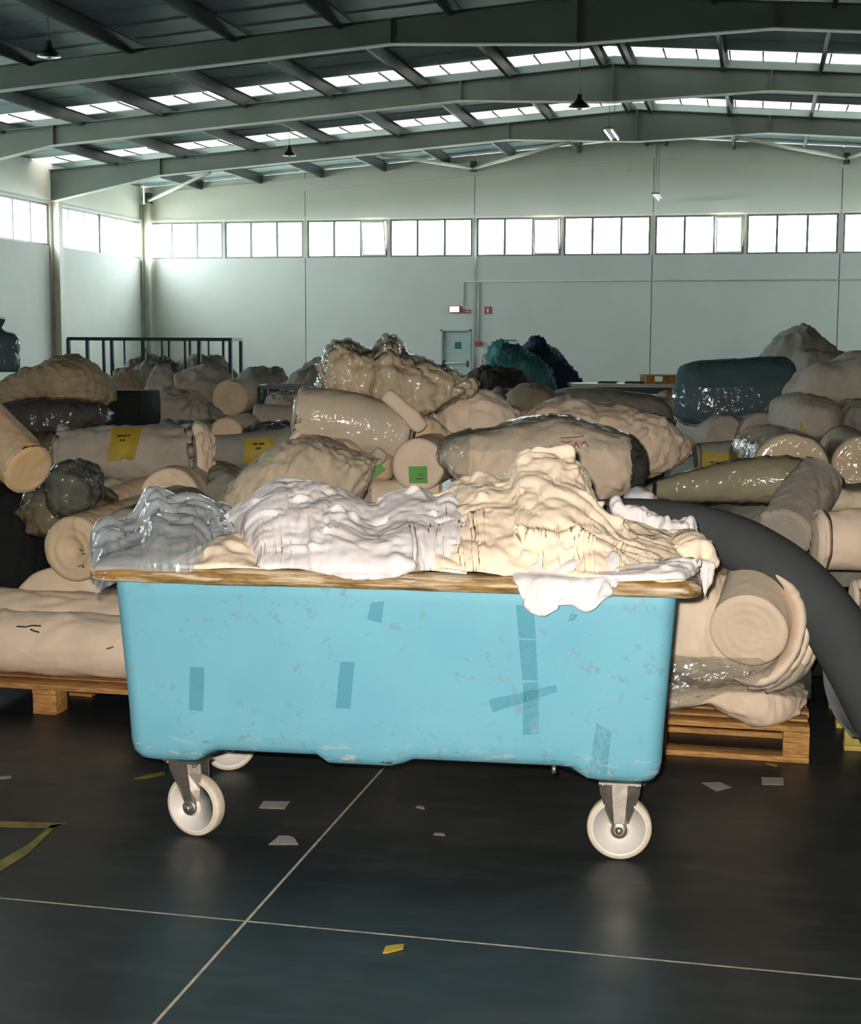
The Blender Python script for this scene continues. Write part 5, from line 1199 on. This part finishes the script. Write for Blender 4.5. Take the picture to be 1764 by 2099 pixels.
bag('fabric_bale', [(1390, 910), (1450, 890), (1600, 890), (1780, 880), (1850, 900)], [(1390, 1040), (1460, 1080), (1760, 1080), (1850, 1040)], 10.3, 1.0, M['dusk'], 'dim bale behind the grey roll ends on the right', 'bale', GB, bk=0, nu=60, nv=40, seed=172, n=16)

# ================================================================== RIGHT PALLET PILE AND DARK TUBE
o, V, F = bag('fabric_bag', [(1330, 1230), (1370, 1170), (1420, 1150), (1480, 1175), (1560, 1205), (1615, 1235), (1652, 1280), (1676, 1330), (1684, 1360)], [(1330, 1400), (1400, 1425), (1500, 1430), (1600, 1425), (1650, 1415), (1682, 1370)], 5.60, .8, M['ecru'], 'cream folded fabric pile in film on the right pallet', 'bag', GB, seed=181, amp=.014, n=70, width=.02, length=.4, aim=axis(60, -50), spread=.5, lump=.03, nu=130, nv=90, pleat=.02, freq=9)
shell(o, V, F, .008, M['wrap'], seed=182, amp=.012, wrink=60, pick=lambda c: (lambda x, y: y > 1345+(x-1380)*.10 and y < 1440)(882+F_PX*((c-CAM) @ AR)/((c-CAM) @ AF), 1049.5-F_PX*((c-CAM) @ AU)/((c-CAM) @ AF)))
d = [at(1532, 1296, 5.42), at(1552, 1240, 5.62), at(1568, 1180, 5.85)]
roll('fabric_roll', d, [.142, .146, .15], M['sand'], 'stubby cream roll nested in the right pallet pile', seed=183, n=6, amp=.003, wob=.004, pleat=.002, cup=(.004, 0), spiral=.0012, edge=.012)
# folded cloth layers lapping round the right side of the nested roll
col = thing('fabric_collar', 'folded cream cloth layers lapping round the stubby nested roll', 'cloth', at(1600, 1400, 5.5), group=GB)
path = smooth_curve([(1440, 1335), (1472, 1372), (1520, 1395), (1570, 1388), (1610, 1352), (1632, 1300), (1632, 1245), (1614, 1205), (1586, 1176)], 80)
for q in range(4):
    Vc = []; nuc, nvc = 80, 22; cc_ = np.array([1540.0, 1285.0]); lo_, hi_ = ((16, 79), (22, 79), (28, 79), (34, 76))[q]
    pq = resample(cc_ + (path[lo_:hi_+1]-cc_)*(1+.115*q), nuc); tg = np.gradient(pq, axis=0); tg /= np.linalg.norm(tg, axis=1)[:, None]
    for i in range(nuc):
        f = i/(nuc-1); ww = (.027+.002*q)*(.3+.7*min(1, f*6, (1-f)*6)); c = at(pq[i, 0], pq[i, 1], 5.47+.05*q+.16*max(0, f-.6))
        nx, nz = tg[i, 1], tg[i, 0]; rad = np.array([nx*AR[0], nx*AR[1], nz])
        for j in range(nvc):
            b = 2*math.pi*j/nvc; Vc.append(c + rad*ww*math.cos(b) - AF*ww*2.6*math.sin(b))
    Vc = np.array(Vc); Fc = [k[::-1] for k in grid_faces(nuc, nvc, wrap_v=True)]
    Fc += [tuple(range(nvc)), tuple((nuc-1)*nvc+k for k in range(nvc-1, -1, -1))]
    Vc = crumple(Vc, Fc[:-2], 184+q, .005, 26, .012, .3, .0, .012, None)
    mesh('cloth_layer', Vc-np.array(col.location), Fc, M['ecru'], col)
# twisted band of film drawn across the foot of the pile
pile = [q for q in COL.objects if q.get('label') == 'cream folded fabric pile in film on the right pallet'][0]
Vb = []; nub, nvb = 90, 30
for i in range(nub):
    f = i/(nub-1); x = 1350+f*312; yt = 1338+36*f-26*f*f; yb = 1418-14*f+30*f*f; dz = 5.50-.06*math.sin(f*math.pi)+.12*max(0, f-.8)
    if f < .45: yb += 60*(1-f/.45)
    for j in range(nvb):
        v = j/(nvb-1); Vb.append(at(x, yt+(yb-yt)*v, dz-.05*math.sin(v*math.pi)))
Vb = np.array(Vb); Fb = [k[::-1] for k in grid_faces(nub, nvb)]
Vb = crumple(Vb, Fb, 191, .006, 60, .006, .3, .0, .008, axis(0, -6), .12, None, .010, 26, 14, .05)
mesh('film_band', Vb-np.array(pile.location), Fb, M['band'], pile)
o, V, F = bag('fabric_roll', [(1330, 1440), (1400, 1425), (1480, 1415), (1560, 1408), (1630, 1418), (1675, 1432), (1694, 1455)], [(1330, 1475), (1380, 1482), (1460, 1466), (1510, 1488), (1560, 1508), (1610, 1505), (1660, 1485), (1694, 1465)], 5.62, .6, M['sand'], 'slumped sand roll bulging over the right pallet edge', 'roll', GR, seed=185, amp=.010, n=50, width=.02, length=.4, aim=axis(0, -8), spread=.3, lump=.02, pleat=.012, freq=9, stretch=6)
sp = [at(1205, 1060, 5.95), at(1320, 1063, 5.90), at(1425, 1082, 5.80), at(1525, 1120, 5.70), at(1616, 1180, 5.60), at(1702, 1275, 5.50), at(1770, 1390, 5.46), at(1825, 1500, 5.45), at(1858, 1545, 5.45)]
roll('curved_tube_roll', sp, [m_px(q, 5.65) for q in (36, 43, 50, 57, 61, 62, 63, 62, 60)], M['charcoal'], 'long dark grey fabric tube arching down to the floor', cat='roll', seed=187, n=10, amp=.003, wob=.006, ns=80, nth=56, fine=.0006, pleat=0)
Vf = []; A = smooth_curve([(1500, 1165), (1565, 1196), (1636, 1255), (1678, 1335), (1690, 1415), (1712, 1470), (1748, 1508)], 44); B = smooth_curve([(1490, 1110), (1600, 1150), (1690, 1240), (1740, 1340), (1790, 1450), (1805, 1490), (1815, 1515)], 44)
for i in range(44):
    for j in range(18):
        v = j/17; p = A[i]*(1-v)+B[i]*v; Vf.append(at(p[0], p[1], 5.72-.30*i/43+.05*v+.02*math.sin(v*7+i*.12)))
Vf = np.array(Vf); Ff = [q for q in grid_faces(44, 18)]; Vf = crumple(Vf, Ff, 188, .006, 24, .02, .3, .001, .012, sp[5]-sp[3], .3)
o = place('loose_cloth', Vf, Ff, M['slate'], 'slate grey cloth hanging loose under the dark tube', 'cloth', GB); sm_ = o.modifiers.new('thickness', 'SOLIDIFY'); sm_.thickness = .006

# ================================================================== SMALL THINGS ON THE FLOOR
def scrap(name, px, mat, label, cat, th=.0015, lift=.0008, group=None, curl=0.0):
    P = np.array([onZ(x, y, 0) for x, y in px]); P[:, 2] = lift; c = P.mean(0); c[2] = 0; n = len(P)
    Q = P - c; top = Q + np.array([0, 0, th]); top[:, 2] += curl*np.linspace(0, 1, n)
    V = np.vstack([Q, top]); F = [tuple(range(n))[::-1], tuple(range(n, 2*n))] + [(i, (i+1) % n, (i+1) % n+n, i+n) for i in range(n)]
    o = mesh(name, V, F, M[mat], None, False); o.location = tuple(c)
    if np.cross(Q[1]-Q[0], Q[2]-Q[1])[2] < 0: o.data.flip_normals()
    return tag(o, label, cat, group)
GP = 'paper scraps on the floor'
scrap('paper_scrap', [(530, 1657), (583, 1659), (594, 1644), (540, 1643)], 'paper', 'grey paper scrap on the floor behind the left front wheel', 'paper', group=GP)
scrap('paper_scrap', [(550, 1732), (611, 1732), (603, 1718), (590, 1714), (572, 1714)], 'paper', 'grey paper scrap beside the diagonal floor joint', 'paper', group=GP)
scrap('paper_scrap', [(1437, 1605), (1468, 1623), (1498, 1615), (1475, 1604)], 'paper', 'skewed grey paper scrap in front of the right pallet', 'paper', group=GP)
scrap('paper_scrap', [(1561, 1609), (1606, 1610), (1605, 1595), (1560, 1594)], 'paper', 'small square paper scrap nearest the right pallet block', 'paper', group=GP)
scrap('paper_scrap', [(852, 1656), (870, 1660), (868, 1654), (856, 1652)], 'paper', 'tiny pale scrap on the floor under the cart middle', 'paper', group=GP)
scrap('paper_scrap', [(888, 1712), (912, 1714), (910, 1709), (890, 1708)], 'paper', 'tiny dull scrap on the floor below the cart middle', 'paper', group=GP)
scrap('yellow_scrap', [(784, 1956), (795, 1955), (826, 1947), (828, 1940), (812, 1942), (790, 1946)], 'label_yellow', 'small torn yellow tape scrap on the bare floor in front', 'scrap', .003, curl=.006)
scrap('yellow_scrap', [(1568, 1567), (1592, 1572), (1592, 1568), (1570, 1564)], 'label_yellow', 'tiny yellow scrap under the right pallet edge', 'scrap')
scrap('paper_scrap', [(0, 1598), (22, 1596), (24, 1591), (0, 1592)], 'paper', 'pale scrap on the floor at the left edge', 'paper', group=GP)
fm = thing('floor_marking', 'yellow painted floor corner marking at the left edge', 'floor marking', onZ(60, 1700, 0))
def paint(px):
    P = np.array([onZ(x, y, 0) for x, y in px]) - np.array(fm.location); P[:, 2] = .0006; n = len(P)
    T = P + np.array([0, 0, .0008]); V = np.vstack([P, T]); F = [tuple(range(n))[::-1], tuple(range(n, 2*n))] + [(i, (i+1) % n, (i+1) % n+n, i+n) for i in range(n)]
    o = mesh('painted_line', V, F, M['floor_yellow'], fm, False)
paint([(-140, 1694), (110, 1698), (136, 1688), (0, 1684), (-140, 1680)]); paint([(-60, 1822), (0, 1787), (60, 1748), (110, 1699), (136, 1689), (105, 1692), (60, 1730), (0, 1765), (-60, 1800)])
scrap('floor_marking', [(274, 1597), (300, 1596), (338, 1588), (336, 1583), (305, 1588)], 'floor_yellow', 'short yellow painted dash on the floor behind the left wheel', 'floor marking', .001)
